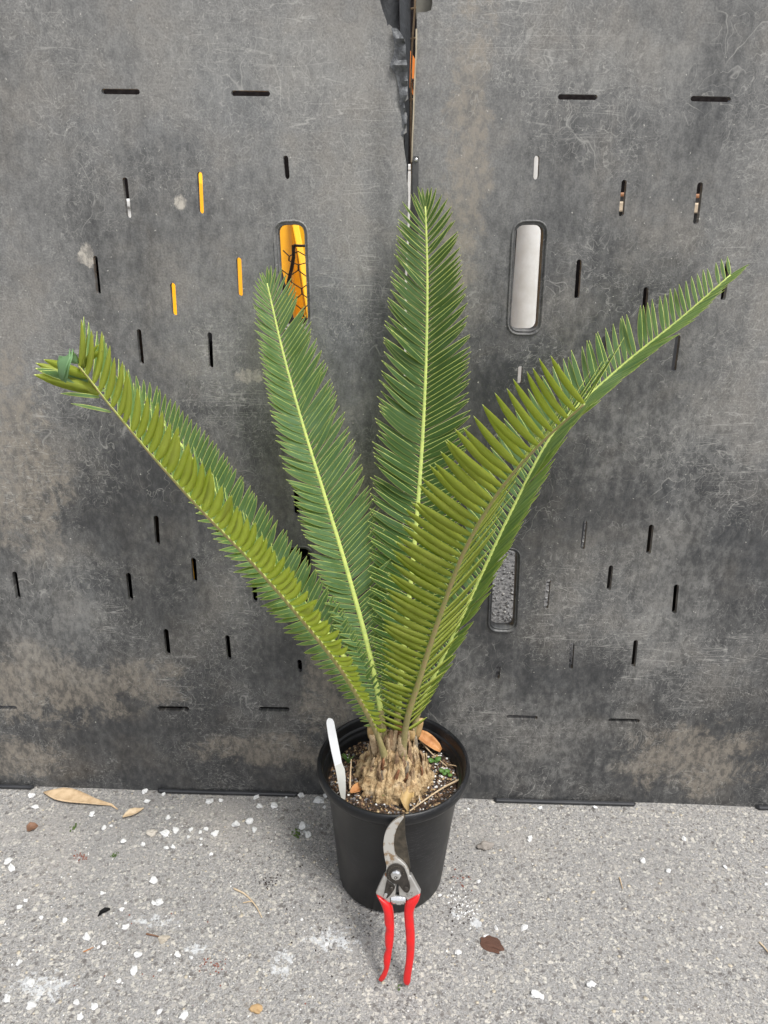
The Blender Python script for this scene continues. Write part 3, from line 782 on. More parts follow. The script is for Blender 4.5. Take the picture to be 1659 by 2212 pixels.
def mat_caudex():
    t = NT('fibrous_tan_caudex'); v = t.obj()
    st = t.noise(t.mapping(v, (1, 1, .25)), 150, 6, .7, .6); f = t.noise(v, 60, 6, .65, .8)
    c = t.mix(t.ss(st, .35, .65), (.29, .185, .090), (.60, .45, .26))
    c = t.mix(t.ss(f, .5, .72, 0, .7), c, (.50, .34, .19))
    c = t.mix(t.ss(t.noise(v, 110, 4, .6), .62, .72, 0, .85), c, (.10, .062, .035))
    c = t.mix(t.ss(t.noise(v, 38, 3, .6), .60, .75, 0, .6), c, (.62, .52, .38))
    return t.done(t.bsdf(c, .88, 0, t.bump(t.math('ADD', st, f), 1, .004), .2).outputs[0])
M['caudex'] = mat_caudex()
V = []; F = []; na, nz_ = 150, 80
prof = [(0, .0535), (.12, .0550), (.28, .0520), (.45, .0455), (.6, .0365), (.75, .029), (.9, .024), (1.0, .019)]
def prof_r(t):
    for (a, ra), (b, rb) in zip(prof, prof[1:]):
        if a <= t <= b:
            k = (t - a) / (b - a); k = k * k * (3 - 2 * k); return ra + (rb - ra) * k
    return prof[-1][1]
HC = .088
for i in range(nz_ + 1):
    t = i / nz_
    for k in range(na):
        a = 2 * math.pi * k / na; d = Vector((math.cos(a), math.sin(a), t * 1.5))
        r_ = prof_r(t)
        fib = mnoise.noise(Vector((d.x * 30, d.y * 30, t * 3 + mnoise.noise(d * 5))))
        r_ += .007 * mnoise.noise(d * 2.3) + .006 * mnoise.noise(Vector((d.x * 6, d.y * 6, t * 2.6))) + .0045 * mnoise.noise(Vector((d.x * 13, d.y * 13, t * 8 + 3))) + .0030 * fib + .0022 * mnoise.noise(Vector((d.x * 28, d.y * 28, t * 30)))
        led = t + .10 * mnoise.noise(Vector((d.x * 3, d.y * 3, 9)))
        if led > .42: r_ -= .0045 * min(1, (led - .42) / .03)          # ragged ledge of old leaf scars
        V.append(CROWN + Vector((r_ * d.x, r_ * d.y * .95, t * HC + .003 * mnoise.noise(d * 6))))
for i in range(nz_):
    for k in range(na): F.append((i * na + k, i * na + (k + 1) % na, (i + 1) * na + (k + 1) % na, (i + 1) * na + k))
F.append(tuple(nz_ * na + k for k in range(na)))
mesh_obj('trunk', V, F, M['caudex'], cy, CROWN)

husk = [simple('husk_%d' % i, c, .85, scale=180, bump=.8, dist=.002, c2=c2) for i, (c, c2) in enumerate(
       (((.52, .40, .25), (.34, .23, .13)), ((.40, .27, .15), (.20, .12, .07)), ((.33, .28, .20), (.16, .12, .085)), ((.30, .13, .06), (.16, .07, .03))))]
def blade(pts, widths, n, cup=.25, th=.0007, seed=0, ruffle=0.0):
    """thin curved sheet along pts; n: facing vector; returns Geo"""
    P_, L_ = catmull(pts, len(widths)); rows = []; rows2 = []
    for i, p in enumerate(P_):
        t = (P_[min(i + 1, len(P_) - 1)] - P_[max(i - 1, 0)]).normalized()
        s = t.cross(Vector(n)).normalized(); nn = s.cross(t)
        row = []
        for k in range(7):
            u = (k - 3) / 3
            q = p + s * widths[i] * u + nn * widths[i] * cup * (u * u) + nn * ruffle * mnoise.noise(Vector((i * .7, u * 1.5, seed * 9.1)))
            row.append(q)
        rows.append(row); rows2.append([q - nn * th for q in row])
    gg = Geo(); gg.rings([a + list(reversed(b)) for a, b in zip(rows, rows2)]); return gg
# old leaf bases and papery scales standing round the crown
rc = random.Random(11)
for i in range(64):
    a = rc.uniform(0, 2 * math.pi) if i > 40 else -math.pi / 2 + rc.uniform(-1.7, 1.7)
    t0 = rc.choice((.3, .4, .5, .6, .7, .75, .8, .85, .9)); rb = prof_r(t0) - .004
    b = CROWN + Vector((rb * math.cos(a), rb * math.sin(a) * .95, t0 * HC))
    od = Vector((math.cos(a), math.sin(a), 0))
    ln = rc.uniform(.012, .030) * (1.2 if t0 > .7 else .8); w = rc.uniform(.0016, .0042)
    tip = b - od * rc.uniform(-.003, .006) + Vector((rc.uniform(-.005, .005), 0, ln))
    mid = (b + tip) / 2 + od * rc.uniform(0.0005, .003)
    gg = blade([b - Vector((0, 0, .006)), mid, tip], [w * .9, w * 1.1, w, w * .8, w * rc.uniform(.15, .6)], od, -.3, .0014, i, .0022)
    fix_normals(gg.build('leaf_base', husk[rc.choices((0, 1, 2, 3), (8, 3, 1.2, .4))[0]], cy, b))
# named stubs seen in the picture
def stub(px, py, px2_, py2, Y, w, mat, Y2=None):
    a = at_y(px, py, Y); b = at_y(px2_, py2, Y if Y2 is None else Y2)
    gg = blade([a, (a + b) / 2 + Vector((0, -.002, 0)), b], [w * .8, w, w, w, w * .85], (0, -1, .4), -.3, .004, px, .002)
    fix_normals(gg.build('leaf_base', mat, cy, a))
cm = simple('cut_stalk', (.50, .33, .15), .6, scale=60, c2=(.33, .22, .09))
stub(893, 1600, 905, 1553, CROWN.y + .03, .008, cm)
stub(898, 1640, 895, 1592, CROWN.y + .008, .0045, husk[2])
stub(812, 1636, 803, 1590, CROWN.y - .012, .0042, husk[0])
stub(869, 1640, 869, 1592, CROWN.y - .024, .0060, husk[0])
stub(863, 1600, 861, 1562, CROWN.y - .004, .005, husk[3])
stub(806, 1598, 802, 1572, CROWN.y + .012, .0065, cm)
stub(886, 1602, 888, 1580, CROWN.y - .004, .006, cm)

RIGHT_SIGN = 1
LEAFLETS = []       # (frond object, verts, faces, material ids, base, mats, size)
def leaflet(base, D, T, Nn, length, width, curv, twist, lift=0.0, droop=0.0):
    """thin closed lanceolate blade: upper face, underside, pale margin"""
    D = D.normalized()
    Wd = (T - D * T.dot(D)).normalized()
    Nb = Wd.cross(D)
    if Nb.dot(Nn) < 0: Nb = -Nb
    Wd = (Wd * math.cos(twist) + Nb * math.sin(twist)).normalized()
    Nb = Wd.cross(D)
    if Nb.dot(Nn) < 0: Nb = -Nb
    prof_ = [(0, .42), (.05, .60), (.16, .86), (.34, 1.0), (.56, .96), (.74, .78), (.88, .46), (.965, .17), (1.0, .025)]
    V = []; e = .0009
    for t, w in prof_:
        c = base + D * length * t + T * (curv * length * t * t) + Nb * (lift * length * t * t) + Vector((0, 0, -droop * length * t * t))
        hw_ = width * .5 * w; m_ = min(hw_ * .35, .0005)
        fold = hw_ * .05
        V += [c - Wd * hw_, c - Wd * (hw_ - m_) + Nb * .00015, c + Nb * (.0002 - fold), c + Wd * (hw_ - m_) + Nb * .00015, c + Wd * hw_, c - Nb * (.0002 + fold)]
    F = []; mi = []
    n = len(prof_)
    for i in range(n - 1):
        a = i * 6; b = a + 6
        for k, mm in ((0, 2), (1, 0), (2, 0), (3, 2), (4, 1), (5, 1)):
            F.append((a + k, a + (k + 1) % 6, b + (k + 1) % 6, b + k))
            mi.append(mm if i < n - 3 else (2 if i >= n - 2 else mm))
    return V, F, mi

def frond(ctrl, N0, N1, Lmax, n, r0_, mats, alpha=(68, 38), beta=(30, 30), width=.0085, s0=.09, tip_scale=.28, curv=.14, twist=0.0, seed=1, rmat=None, skip=(), lside=1.0, rside=1.0, lbeta=None, droop=0.0, peak=.42, base_scale=.42, tip_alpha=None, ralpha=None):
    rr_ = random.Random(seed)
    pts, Ltot = catmull([at_y(*c) for c in ctrl], 90)
    N0 = Vector(N0); N1 = Vector(N1)
    fr = []
    for i, p in enumerate(pts):
        t = (pts[min(i + 1, 89)] - pts[max(i - 1, 0)]).normalized(); s = i / 89
        nn = N0.lerp(N1, s); nn = (nn - t * nn.dot(t)).normalized(); fr.append((p, t, nn, t.cross(nn)))
    # rachis: rounded below, ridged above
    g = Geo(); rings = []
    for i, (p, t, nn, sd_) in enumerate(fr):
        s = i / 89; rad = r0_ * (1 - .80 * s ** .8) + .0002
        if s < .06: rad *= 1 + (.06 - s) * 9
        ring = []
        for k in range(10):
            a = 2 * math.pi * k / 10; wob = 1 + .10 * mnoise.noise(Vector((i * .9, k * 2.0, seed)))
            ring.append(p + (sd_ * math.cos(a) * 1.0 + nn * math.sin(a) * (.62 if math.sin(a) > 0 else 1.0)) * rad * wob)
        rings.append(ring)
    g.rings(rings)
    nf = len(g.f)
    for fi in range(nf - 2):
        k = fi % 10; i = fi // 10
        g.m[fi] = 0 if (k in (0, 1, 2, 3, 4) and i > 9) else (2 if i < 14 else 1)
    fo = g.build('frond', rmat or [M['rachis_up'], M['rachis_back'], M['rachis_base']], cy, pts[0])
    fix_normals(fo)
    for j in range(n):
        q = j / (n - 1); s = s0 + (1 - s0) * q
        for side in (-1, 1):
            if (j, side) in skip: continue
            sj = min(max(s + rr_.uniform(-.0015, .0015), 0), 1); x = sj * 89; i = min(int(x), 88); f = x - i
            p = fr[i][0].lerp(fr[i + 1][0], f); t = fr[i][1].lerp(fr[i + 1][1], f).normalized(); nn = fr[i][2].lerp(fr[i + 1][2], f).normalized(); sd_ = t.cross(nn)
            if q < peak: ls = base_scale + (1 - base_scale) * math.sin(q / peak * math.pi / 2)
            else: ls = 1 - (1 - tip_scale) * ((q - peak) / (1 - peak)) ** 2.4
            sc = (lside if side < 0 else rside)
            Ln = Lmax * ls * sc * rr_.uniform(.955, 1.03)
            aa = ralpha if (ralpha and side * RIGHT_SIGN > 0) else alpha
            al = R(aa[0] + (aa[1] - aa[0]) * q + rr_.gauss(0, 1.8))
            if tip_alpha is not None and q > .94: al = al + (R(tip_alpha) - al) * ((q - .94) / .06) ** 1.4; Ln *= 1 - .45 * ((q - .94) / .06) ** 2
            bb = (lbeta if (lbeta and side < 0) else beta)
            be = R(bb[0] + (bb[1] - bb[0]) * q + rr_.gauss(0, 2.4))
            if rr_.random() < .035: be += R(rr_.uniform(6, 14)); al -= R(rr_.uniform(3, 9))
            out_ = sd_ * side * math.cos(be) + nn * math.sin(be)
            D = t * math.cos(al) + out_ * math.sin(al)
            rad = r0_ * (1 - .80 * sj ** .8)
            base = p + out_ * rad * .55
            wv = width * (.62 + .38 * min(1, q / .3)) * (1 - .45 * max(0, q - .72) / .28) * rr_.uniform(.94, 1.06)
            blade_n = (nn * math.cos(be) - sd_ * side * math.sin(be))
            V, F, mi = leaflet(base, D, t, blade_n, Ln, wv, curv * rr_.uniform(.8, 1.2), R(twist + rr_.gauss(0, 2.5)) * side, .03, droop)
            LEAFLETS.append((fo, V, F, mi, base, mats, Ln * wv))
    return fo, fr
UP, UPP, UN, ED = M['leaf_up'], M['leaf_up_pale'], M['leaf_under'], M['leaf_edge']
yc = CROWN.y
# leaning back and left, upper face to the camera
frond([(833, 1640, yc - .004), (826, 1560, yc + .008), (800, 1420, yc + .03), (752, 1240, yc + .058), (704, 1080, yc + .08), (652, 910, yc + .098), (611, 760, yc + .112), (577, 612, yc + .122)],
      (.25, -1, .55), (.30, -1, .10), .066, 94, .0048, [UPP, UN, ED], (73, 48), (14, 20), .0070, .10, .50, .13, 8, 2, lside=.78, rside=1.05, tip_alpha=14)
# standing tall in the middle, upper face to the camera
frond([(858, 1645, yc + .004), (858, 1560, yc + .014), (872, 1400, yc + .035), (893, 1200, yc + .065), (910, 990, yc + .092), (920, 790, yc + .110), (923, 600, yc + .122), (919, 446, yc + .128)],
      (-.15, -1, .5), (-.05, -1, .05), .069, 98, .0052, [UP, UN, ED], (80, 52), (14, 16), .0074, .10, .50, .16, 8, 3, peak=.45, tip_alpha=10)
# arching right, nearly along the panel, upper face to the camera
frond([(880, 1640, yc + .006), (903, 1540, yc + .016), (958, 1420, yc + .03), (1030, 1265, yc + .045), (1110, 1095, yc + .055), (1200, 930, yc + .06), (1330, 802, yc + .06), (1470, 688, yc + .05), (1578, 594, yc + .045)],
      (-.75, -.75, .5), (-.35, -.62, .75), .066, 92, .0046, [UPP, UN, ED], (70, 66), (30, 20), .0070, .10, .30, .10, 6, 4, ralpha=(40, 24))
# leaning out to the right towards the camera, underside showing, tip cut off
frond([(868, 1650, yc - .016), (878, 1560, yc - .028), (905, 1470, yc - .05), (950, 1330, yc - .085), (1003, 1190, yc - .125), (1075, 1065, yc - .165), (1160, 965, yc - .205), (1262, 872, yc - .245)],
      (-.20, .80, .45), (-.30, .35, .85), .078, 52, .0050, [UP, UN, ED], (80, 66), (20, 34), .0112, .10, .80, .16, 0, 5, peak=.6)
# behind it on the other side: leaning left along the panel, upper face to the camera
frond([(840, 1645, yc + .002), (818, 1560, yc + .010), (768, 1458, yc + .020), (690, 1344, yc + .028), (592, 1222, yc + .030), (494, 1098, yc + .028), (402, 974, yc + .02), (316, 878, yc + .01), (236, 832, yc)],
      (.20, -.90, .35), (.50, -.72, .50), .061, 84, .0044, [UPP, UN, ED], (72, 56), (20, 30), .0072, .10, .45, .12, 8, 7, lside=.92, rside=.74)
# leaning out to the left towards the camera, underside showing, tip curled over
F1c = [(838, 1650, yc - .016), (806, 1565, yc - .026), (740, 1450, yc - .045), (650, 1335, yc - .07), (545, 1215, yc - .095), (432, 1098, yc - .12), (330, 985, yc - .14), (240, 878, yc - .155), (188, 812, yc - .162), (170, 790, yc - .164)]
f1, fr1 = frond(F1c, (.45, .75, .5), (.62, .45, .80), .066, 64, .0047, [UPP, M['leaf_under_lit'], ED], (78, 62), (28, 52), .0102, .10, .68, .28, 0, 6, lbeta=(-18, 46), lside=.94)
# bundle of curled leaflets at the drooping tip
rt = random.Random(21)
tipY = yc - .165
for (x1, y1, x2, y2, w) in ((205, 838, 76, 777, .010), (202, 836, 74, 790, .0105), (206, 842, 73, 803, .011), (210, 846, 86, 811, .0105), (196, 828, 84, 797, .009), (215, 850, 110, 812, .010),
                            (190, 815, 96, 772, .009), (215, 858, 128, 846, .004), (240, 890, 150, 868, .0035), (176, 796, 208, 738, .0075), (172, 790, 218, 752, .007), (182, 802, 183, 712, .009), (186, 806, 196, 716, .009)):
    a = at_y(x1, y1, tipY + .012); b = at_y(x2, y2, tipY - rt.uniform(.0, .02))
    V, F, mi = leaflet(a, b - a, Vector((rt.uniform(-.1, .1), .25, 1)), Vector((.3, .5, .6)), (b - a).length, w, 0.0, R(rt.uniform(-14, 14)), .05, .05)
    LEAFLETS.append((f1, V, F, mi, a, [UPP, UN, ED], 1))
wx_ = leaf_mat('leaflet_upper_bloom', (.15, .29, .13), (.23, .38, .19), (.6, .8, .3), .3, .45)
for k in range(2):      # folded-over leaflets
    pts = [at_y(168 - k * 5, 776 + k, tipY - .012), at_y(152 - k * 5, 767, tipY - .030), at_y(142 - k * 5, 776, tipY - .037), at_y(139 - k * 5, 798 - k * 2, tipY - .036), at_y(140 - k * 7, 826 - k * 4, tipY - .032)]
    gg = blade(pts, [.004, .0056, .006, .006, .0055, .0042, .0012], (-.3, -1, .3), .1, .0006, k)
    fix_normals(gg.build('leaflet', wx_, f1, pts[0]))

LEAFLETS.sort(key=lambda q: -q[6])
for k, (fo, V, F, mi, base, mats, sz) in enumerate(LEAFLETS[:296]):
    mesh_obj('leaflet', V, F, mats, fo, base, mi)
g = Geo(); mset = [UP, UN, ED, UPP, M['leaf_under_lit']]
for (fo, V, F, mi, base, mats, sz) in LEAFLETS[296:]:
    b = len(g.v); g.v += V; g.f += [tuple(i + b for i in f) for f in F]
    g.m += [(3 if (q == 0 and mats[0] is UPP) else 4 if (q == 1 and mats[1] is not UN) else q) for q in mi]
tag(g.build('small_leaflets', mset, cy, CROWN), kind='stuff')

# ------------------------------------------------------------------ plant label
b = at_z(743, 1732, SOIL_Z - .004); Yl = b.y
lab = empty('plant_label', b)
tag(lab, 'blank white plastic plant label pushed into the soil of the pot', 'plant label')
def stake(pxs, name, m_, th=.0009):
    rows = []
    for (xl, yl, xr, yr, dy) in pxs:
        rows.append((at_y(xl, yl, Yl + dy), at_y(xr, yr, Yl + dy)))
    gg = Geo(); gg.rings([[a, c_, c_ + Vector((0, th, 0)), a + Vector((0, th, 0))] for a, c_ in rows])
    o = gg.build(name, m_, lab, rows[0][0], False); fix_normals(o); return bevel_mod(o, .0002)
wp_ = simple('white_label_plastic', (.84, .85, .86), .35, scale=40, var=.05, bump=.02)
cp_ = simple('cream_label_plastic', (.76, .76, .70), .4, scale=40, var=.08, bump=.02)
stake([(709, 1552, 713, 1552, .012), (706, 1556, 718, 1554, .012), (705, 1562, 721.5, 1560, .0115), (709, 1590, 727, 1588, .010), (716, 1625, 734, 1624, .007), (723, 1655, 738.5, 1648, .0045)], 'blade', wp_)
stake([(723, 1655, 738.5, 1648, .0045), (726, 1668, 744.5, 1662, .004), (729, 1685, 746.5, 1680, .003), (733, 1708, 747, 1705, .0015), (737, 1725, 746, 1724, .0005), (742, 1738, 746, 1738, 0)], 'stem', cp_)

# ------------------------------------------------------------------ litter in the pot
dry = [simple('dry_leaf_%d' % i, c, .65, scale=70, bump=.4, dist=.001, c2=c2) for i, (c, c2) in enumerate(
      (((.52, .25, .09), (.36, .15, .05)), ((.42, .29, .12), (.28, .18, .07)), ((.58, .43, .27), (.44, .31, .18)), ((.20, .10, .055), (.11, .055, .03)), ((.60, .48, .33), (.45, .33, .2))))]
def litter(name, pix, widths, mat, label, cat, plane=None, Y=None, n=(0, -.5, 1), cup=.3, lift=.002, group=None, ruffle=.001, zs=None):
    pts = []
    for i, (x, y) in enumerate(pix):
        dz = zs[i] if zs else lift
        pts.append(at_z(x, y, (plane or 0) + dz))
    gg = blade(pts, widths, n, cup, .0006, len(label), ruffle)
    o = gg.build(name, mat, None, pts[0]); fix_normals(o)
    return tag(o, label, cat, group)
S = SOIL_Z
litter('dry_leaf', [(898, 1582), (925, 1600), (952, 1622)], [.004, .0075, .009, .009, .008, .0065, .003], dry[0], 'curled orange-brown dry leaf inside the back rim of the pot', 'dry leaf', S, cup=.6, zs=(.022, .016, .006))
litter('dry_leaf', [(757, 1712), (772, 1703), (788, 1692)], [.002, .005, .0065, .006, .004, .001], dry[0], 'small orange dry leaf on the soil beside the plant label', 'dry leaf', S, cup=.5, lift=.004)
litter('dry_leaf', [(882, 1752), (877, 1730), (885, 1710), (890, 1700)], [.0015, .004, .008, .0085, .006, .003], dry[1], 'tan folded dry leaf standing at the front of the soil', 'dry leaf', S, cup=.7, zs=(.004, .010, .014, .016), n=(-.2, -1, .5))
litter('dry_leaf', [(874, 1692), (872, 1712), (868, 1722)], [.0015, .003, .0032, .001], dry[2], 'pale shrivelled leaf scrap hanging beside the folded dry leaf', 'dry leaf', S, cup=.7, zs=(.012, .008, .003), n=(-.2, -1, .5))
def straw(pix, zs, r_, mat, label, plane=S):
    pts, _l = catmull([at_z(x, y, plane + z) for (x, y), z in zip(pix, zs)], 24)
    gg = Geo(); gg.tube(pts, [r_ * (1 - .4 * i / 23) for i in range(24)], 6); tag(gg.build('straw', mat, None, pts[0]), label, 'straw', 'dry straws lying in the pot')
straw([(1005, 1678), (960, 1700), (915, 1730), (885, 1752)], (.012, .006, .004, .004), .0016, dry[4], 'thick pale straw lying across the front right of the soil')
straw([(1003, 1685), (998, 1668), (985, 1655), (968, 1652)], (.012, .014, .010, .006), .0011, dry[2], 'bent tan straw curling against the right inner wall of the pot')
straw([(900, 1590), (930, 1625), (965, 1655)], (.018, .007, .005), .0012, dry[4], 'straight pale straw leaning below the curled orange leaf')
straw([(890, 1657), (898, 1690), (908, 1735)], (.022, .012, .004), .0011, simple('bleached_straw', (.74, .70, .63), .7), 'bleached white straw hanging down the front of the trunk')
straw([(756, 1705), (757, 1670), (759, 1640)], (.004, .018, .034), .0016, dry[2], 'upright tan straw beside the plant label')
straw([(872, 1722), (895, 1742), (905, 1730)], (.004, .006, .008), .0008, dry[2], 'thin curled straw at the front of the soil')
straw([(765, 1640), (775, 1665), (780, 1690)], (.012, .006, .004), .0010, dry[3], 'thin dark rootlet left of the trunk')
# weeds
gm = leaf_mat('weed_leaf', (.10, .22, .05), (.16, .30, .08), (.4, .6, .1), .3)
def weed(px, py, spots, label):
    b = at_z(px, py, S + .001); rt_ = empty('weed_seedling', b)
    for (dx, dy, dz, r_) in spots:
        c_ = at_z(px + dx, py + dy, S + dz)
        gg = Geo(); rim = []
        nrm = Vector((rnd.uniform(-.3, .3), -.5, 1)).normalized(); s_ = nrm.cross(Vector((0, 1, 0))).normalized(); u_ = s_.cross(nrm)
        rim = [c_ + (s_ * math.cos(a) + u_ * math.sin(a)) * r_ * (1 + .12 * math.cos(2 * a)) + nrm * r_ * .15 * math.cos(a * 2) for a in [2 * math.pi * k / 12 for k in range(12)]]
        gg.add(rim + [c_] + [p - nrm * .0004 for p in rim] + [c_ - nrm * .0004],
               [(k, (k + 1) % 12, 12) for k in range(12)] + [(13 + (k + 1) % 12, 13 + k, 25) for k in range(12)] + [((k + 1) % 12, k, 13 + k, 13 + (k + 1) % 12) for k in range(12)])
        gg.build('leaf', gm, rt_, c_)
        g2 = Geo(); g2.tube([b, (b + c_) / 2 + Vector((0, 0, .001)), c_], .0005, 5); g2.build('stem', gm, rt_, b)
    tag(rt_, label, 'weed', 'weed seedlings in the pot')
weed(940, 1648, [(-9, -6, .006, .0042), (6, -9, .007, .0044), (2, -4, .004, .0026)], 'two-leaved green seedling right of the trunk')
weed(962, 1668, [(-8, -4, .006, .0036), (4, -3, .006, .0038), (10, 6, .005, .003), (-2, 3, .004, .0028)], 'cluster-leaved green seedling near the bent tan straw')
weed(800, 1706, [(-8, -2, .006, .0036), (6, -4, .007, .0038), (0, 6, .004, .003), (-4, -12, .006, .0022)], 'green seedling beside the small orange dry leaf')
def grass(px, py, label, nb, seed):
    rg = random.Random(seed); b = at_z(px, py, S); rt_ = empty('grass_tuft', b)
    for k in range(nb):
        e = b + Vector((rg.uniform(-.012, .012), rg.uniform(-.006, .006), rg.uniform(.008, .02)))
        gg = blade([b, (b + e) / 2 + Vector((0, 0, .003)), e], [.0006, .0009, .0008, .0002], (0, -1, .2), .2, .0002, k); gg.build('blade', gm, rt_, b)
    tag(rt_, label, 'grass', 'small grass tufts in the pot')
grass(753, 1650, 'fine grass tuft behind the plant label', 9, 3)
grass(838, 1728, 'fine grass tuft at the front of the soil', 7, 4)

# ------------------------------------------------------------------ pruning shears leaning on the pot
def Zp(zx, zy): return ((1200 + zx / 2.37) * .5486, (3150 + zy / 2.37) * .5486)
gL = on_ground(*Zp(700, 1697)); gR = on_ground(*Zp(952, 1731))
tipY = POT.y - R_POT - .0065
tp = at_y(*Zp(925, 140), tipY)
ux = (gR - gL).normalized(); nrm = (gR - gL).cross(tp - gL).normalized()
if nrm.y > 0: nrm = -nrm                       # towards the camera
p0 = gL + nrm * .006 + Vector((0, 0, .004))
def SP(zx, zy, off=0.0):
    q = on_plane(*Zp(zx, zy), p0, nrm); return q + nrm * off
sh = empty('pruning_shears', (gL + gR) / 2)
tag(sh, 'steel bypass pruning shears with red handles propped against the black pot', 'pruning shears')
redm = simple('red_vinyl', (.62, .008, .010), .36, scale=55, bump=.12, coat=.15, c2=(.50, .012, .012))
alu = simple('satin_alloy', (.60, .59, .57), .38, .85, scale=90, bump=.15, c2=(.50, .48, .45))
steel = simple('worn_blade_steel', (.13, .11, .085), .42, .8, scale=120, bump=.2, c2=(.07, .062, .05))
darkst = simple('dark_plate_steel', (.085, .075, .066), .4, .75, scale=120, bump=.1, c2=(.05, .045, .04))
chrome = simple('bright_steel', (.80, .80, .80), .16, 1.0, scale=60, bump=.02, var=.1)
hk = NT('rust_stained_jaw'); v = hk.obj()
cc = hk.mix(hk.ss(hk.noise(v, 130, 5, .65), .50, .68), (.62, .60, .56), (.36, .25, .15))
cc = hk.mix(hk.ss(hk.noise(v, 90, 3, .6), .66, .72), cc, (.30, .11, .03))
hkm = hk.done(hk.bsdf(cc, .40, .75, hk.bump(hk.noise(v, 400, 3, .6), .2, .0005), .5).outputs[0])
def handle(pairs, name):
    P1, _ = catmull([SP(*a) for a, b in pairs], 60); P2, _ = catmull([SP(*b) for a, b in pairs], 60)
    rings = []
    for i, (a, b) in enumerate(zip(P1, P2)):
        c_ = (a + b) / 2; s_ = (b - a) / 2; w = s_.length; s_.normalize()
        d = min(w * .86, .0075) * (1 if i < 52 else 1 - .5 * ((i - 51) / 8) ** 2)
        if i < 3: d *= (.75, .92, .98)[i]
        ring = []
        for k in range(16):
            a_ = 2 * math.pi * k / 16; ca, sa = math.cos(a_), math.sin(a_)
            ring.append(c_ + s_ * w * math.copysign(abs(ca) ** .75, ca) + nrm * d * math.copysign(abs(sa) ** .75, sa))
        rings.append(ring)
    gg = Geo(); gg.rings(rings); o = gg.build(name, redm, sh, rings[0][0]); return fix_normals(o)
handle([((666, 862), (797, 950)), ((690, 915), (812, 975)), ((720, 975), (825, 1020)), ((738, 1040), (833, 1090)), ((744, 1130), (836, 1170)), ((757, 1180), (835, 1225)), ((748, 1258), (832, 1290)), ((749, 1328), (825, 1350)),
        ((756, 1384), (814, 1410)), ((739, 1440), (806, 1470)), ((735, 1500), (797, 1525)), ((740, 1555), (784, 1580)), ((722, 1612), (763, 1640)), ((700, 1650), (740, 1675)), ((687, 1676), (716, 1697))], 'handle')
handle([((957, 928), (1082, 856)), ((935, 975), (1068, 925)), ((928, 1030), (1036, 980)), ((929, 1100), (1017, 1060)), ((938, 1190), (1022, 1165)), ((944, 1280), (1028, 1265)), ((948, 1380), (1026, 1375)), ((944, 1480), (1018, 1478)),
        ((932, 1570), (1004, 1568)), ((921, 1640), (993, 1638)), ((921, 1692), (986, 1695)), ((936, 1724), (970, 1728))], 'handle')
def plate(name, outline, lo, hi, mat, bev=.0008, parent=sh):
    gg = Geo(); gg.rings([[SP(x, y, lo) for x, y in outline], [SP(x, y, hi) for x, y in outline]])
    o = gg.build(name, mat, parent, SP(*outline[0]), False); fix_normals(o); return bevel_mod(o, bev, 2, 50)
def smooth_outline(pts, n=60):
    P_, _ = catmull([Vector((x, y, 0)) for x, y in pts + [pts[0]]], n + 1); return [(q.x, q.y) for q in P_[:-1]]
plate('blade', smooth_outline([(921, 140), (934, 149), (935, 260), (942, 370), (955, 440), (968, 520), (979, 600), (979, 660), (930, 690), (850, 640), (822, 540), (812, 440), (818, 350), (850, 250), (890, 180)], 70), -.0042, -.0012, steel, .0006)
plate('shoulder', [(757, 675), (738, 695), (705, 765), (666, 852), (672, 872), (712, 892), (772, 936), (797, 952), (800, 925), (795, 910), (812, 892), (848, 882), (854, 800), (846, 770), (800, 700)], -.0052, .0038, alu, .0016)
plate('shoulder', [(978, 682), (998, 695), (1030, 755), (1083, 850), (1078, 866), (1030, 890), (957, 930), (950, 905), (938, 892), (884, 880), (876, 800), (890, 770), (930, 720)], -.0052, .0038, alu, .0016)
plate('hook_jaw', smooth_outline([(917, 133), (931, 143), (906, 180), (880, 217), (856, 270), (841, 322), (834, 380), (836, 440), (847, 490), (870, 528), (905, 553), (940, 588), (965, 630), (978, 682), (972, 740), (900, 775), (790, 735), (752, 692), (761, 650), (765, 600), (751, 540), (741, 480), (735, 420), (739, 360), (751, 300), (775, 247), (812, 200), (862, 163)], 110), -.001, .0046, hkm, .0012)
circ = [(855 + 92 * math.cos(a), 664 + 94 * math.sin(a)) for a in [math.radians(q) for q in range(150, 345, 10)]]
plate('lock_plate', smooth_outline(circ + [(962, 690), (984, 770), (983, 815), (962, 838), (935, 832), (905, 800), (876, 762), (835, 755), (790, 720)], 90), .0047, .0066, darkst, .0005)
plate('catch', smooth_outline([(772, 726), (800, 750), (838, 772), (846, 795), (832, 825), (800, 868), (772, 893), (748, 892), (740, 872), (752, 815), (762, 760)], 50), .0038, .0062, darkst, .0007)
plate('catch_tip', smooth_outline([(752, 838), (778, 845), (772, 868), (760, 888), (748, 886), (743, 868)], 24), .0062, .0078, chrome, .0006)
def dome(name, zx, zy, r_, h0, h1, mat, sides=6):
    c_ = SP(zx, zy, h0); a1 = ux - nrm * ux.dot(nrm); a1.normalize(); a2 = nrm.cross(a1); sc_px = (SP(zx + 10, zy) - SP(zx, zy)).length / 10
    gg = Geo(); rings = []
    for rr__, hh in ((1, 0), (1, .45), (.9, .72), (.62, .92), (.2, 1)):
        rings.append([c_ + (a1 * math.cos(2 * math.pi * k / sides) + a2 * math.sin(2 * math.pi * k / sides)) * r_ * sc_px * rr__ + nrm * (h1 - h0) * hh for k in range(sides)])
    gg.rings(rings); o = gg.build(name, mat, sh, c_, sides > 8); fix_normals(o); return o
dome('pivot_nut', 857, 668, 50, .0066, .0108, chrome, 8)
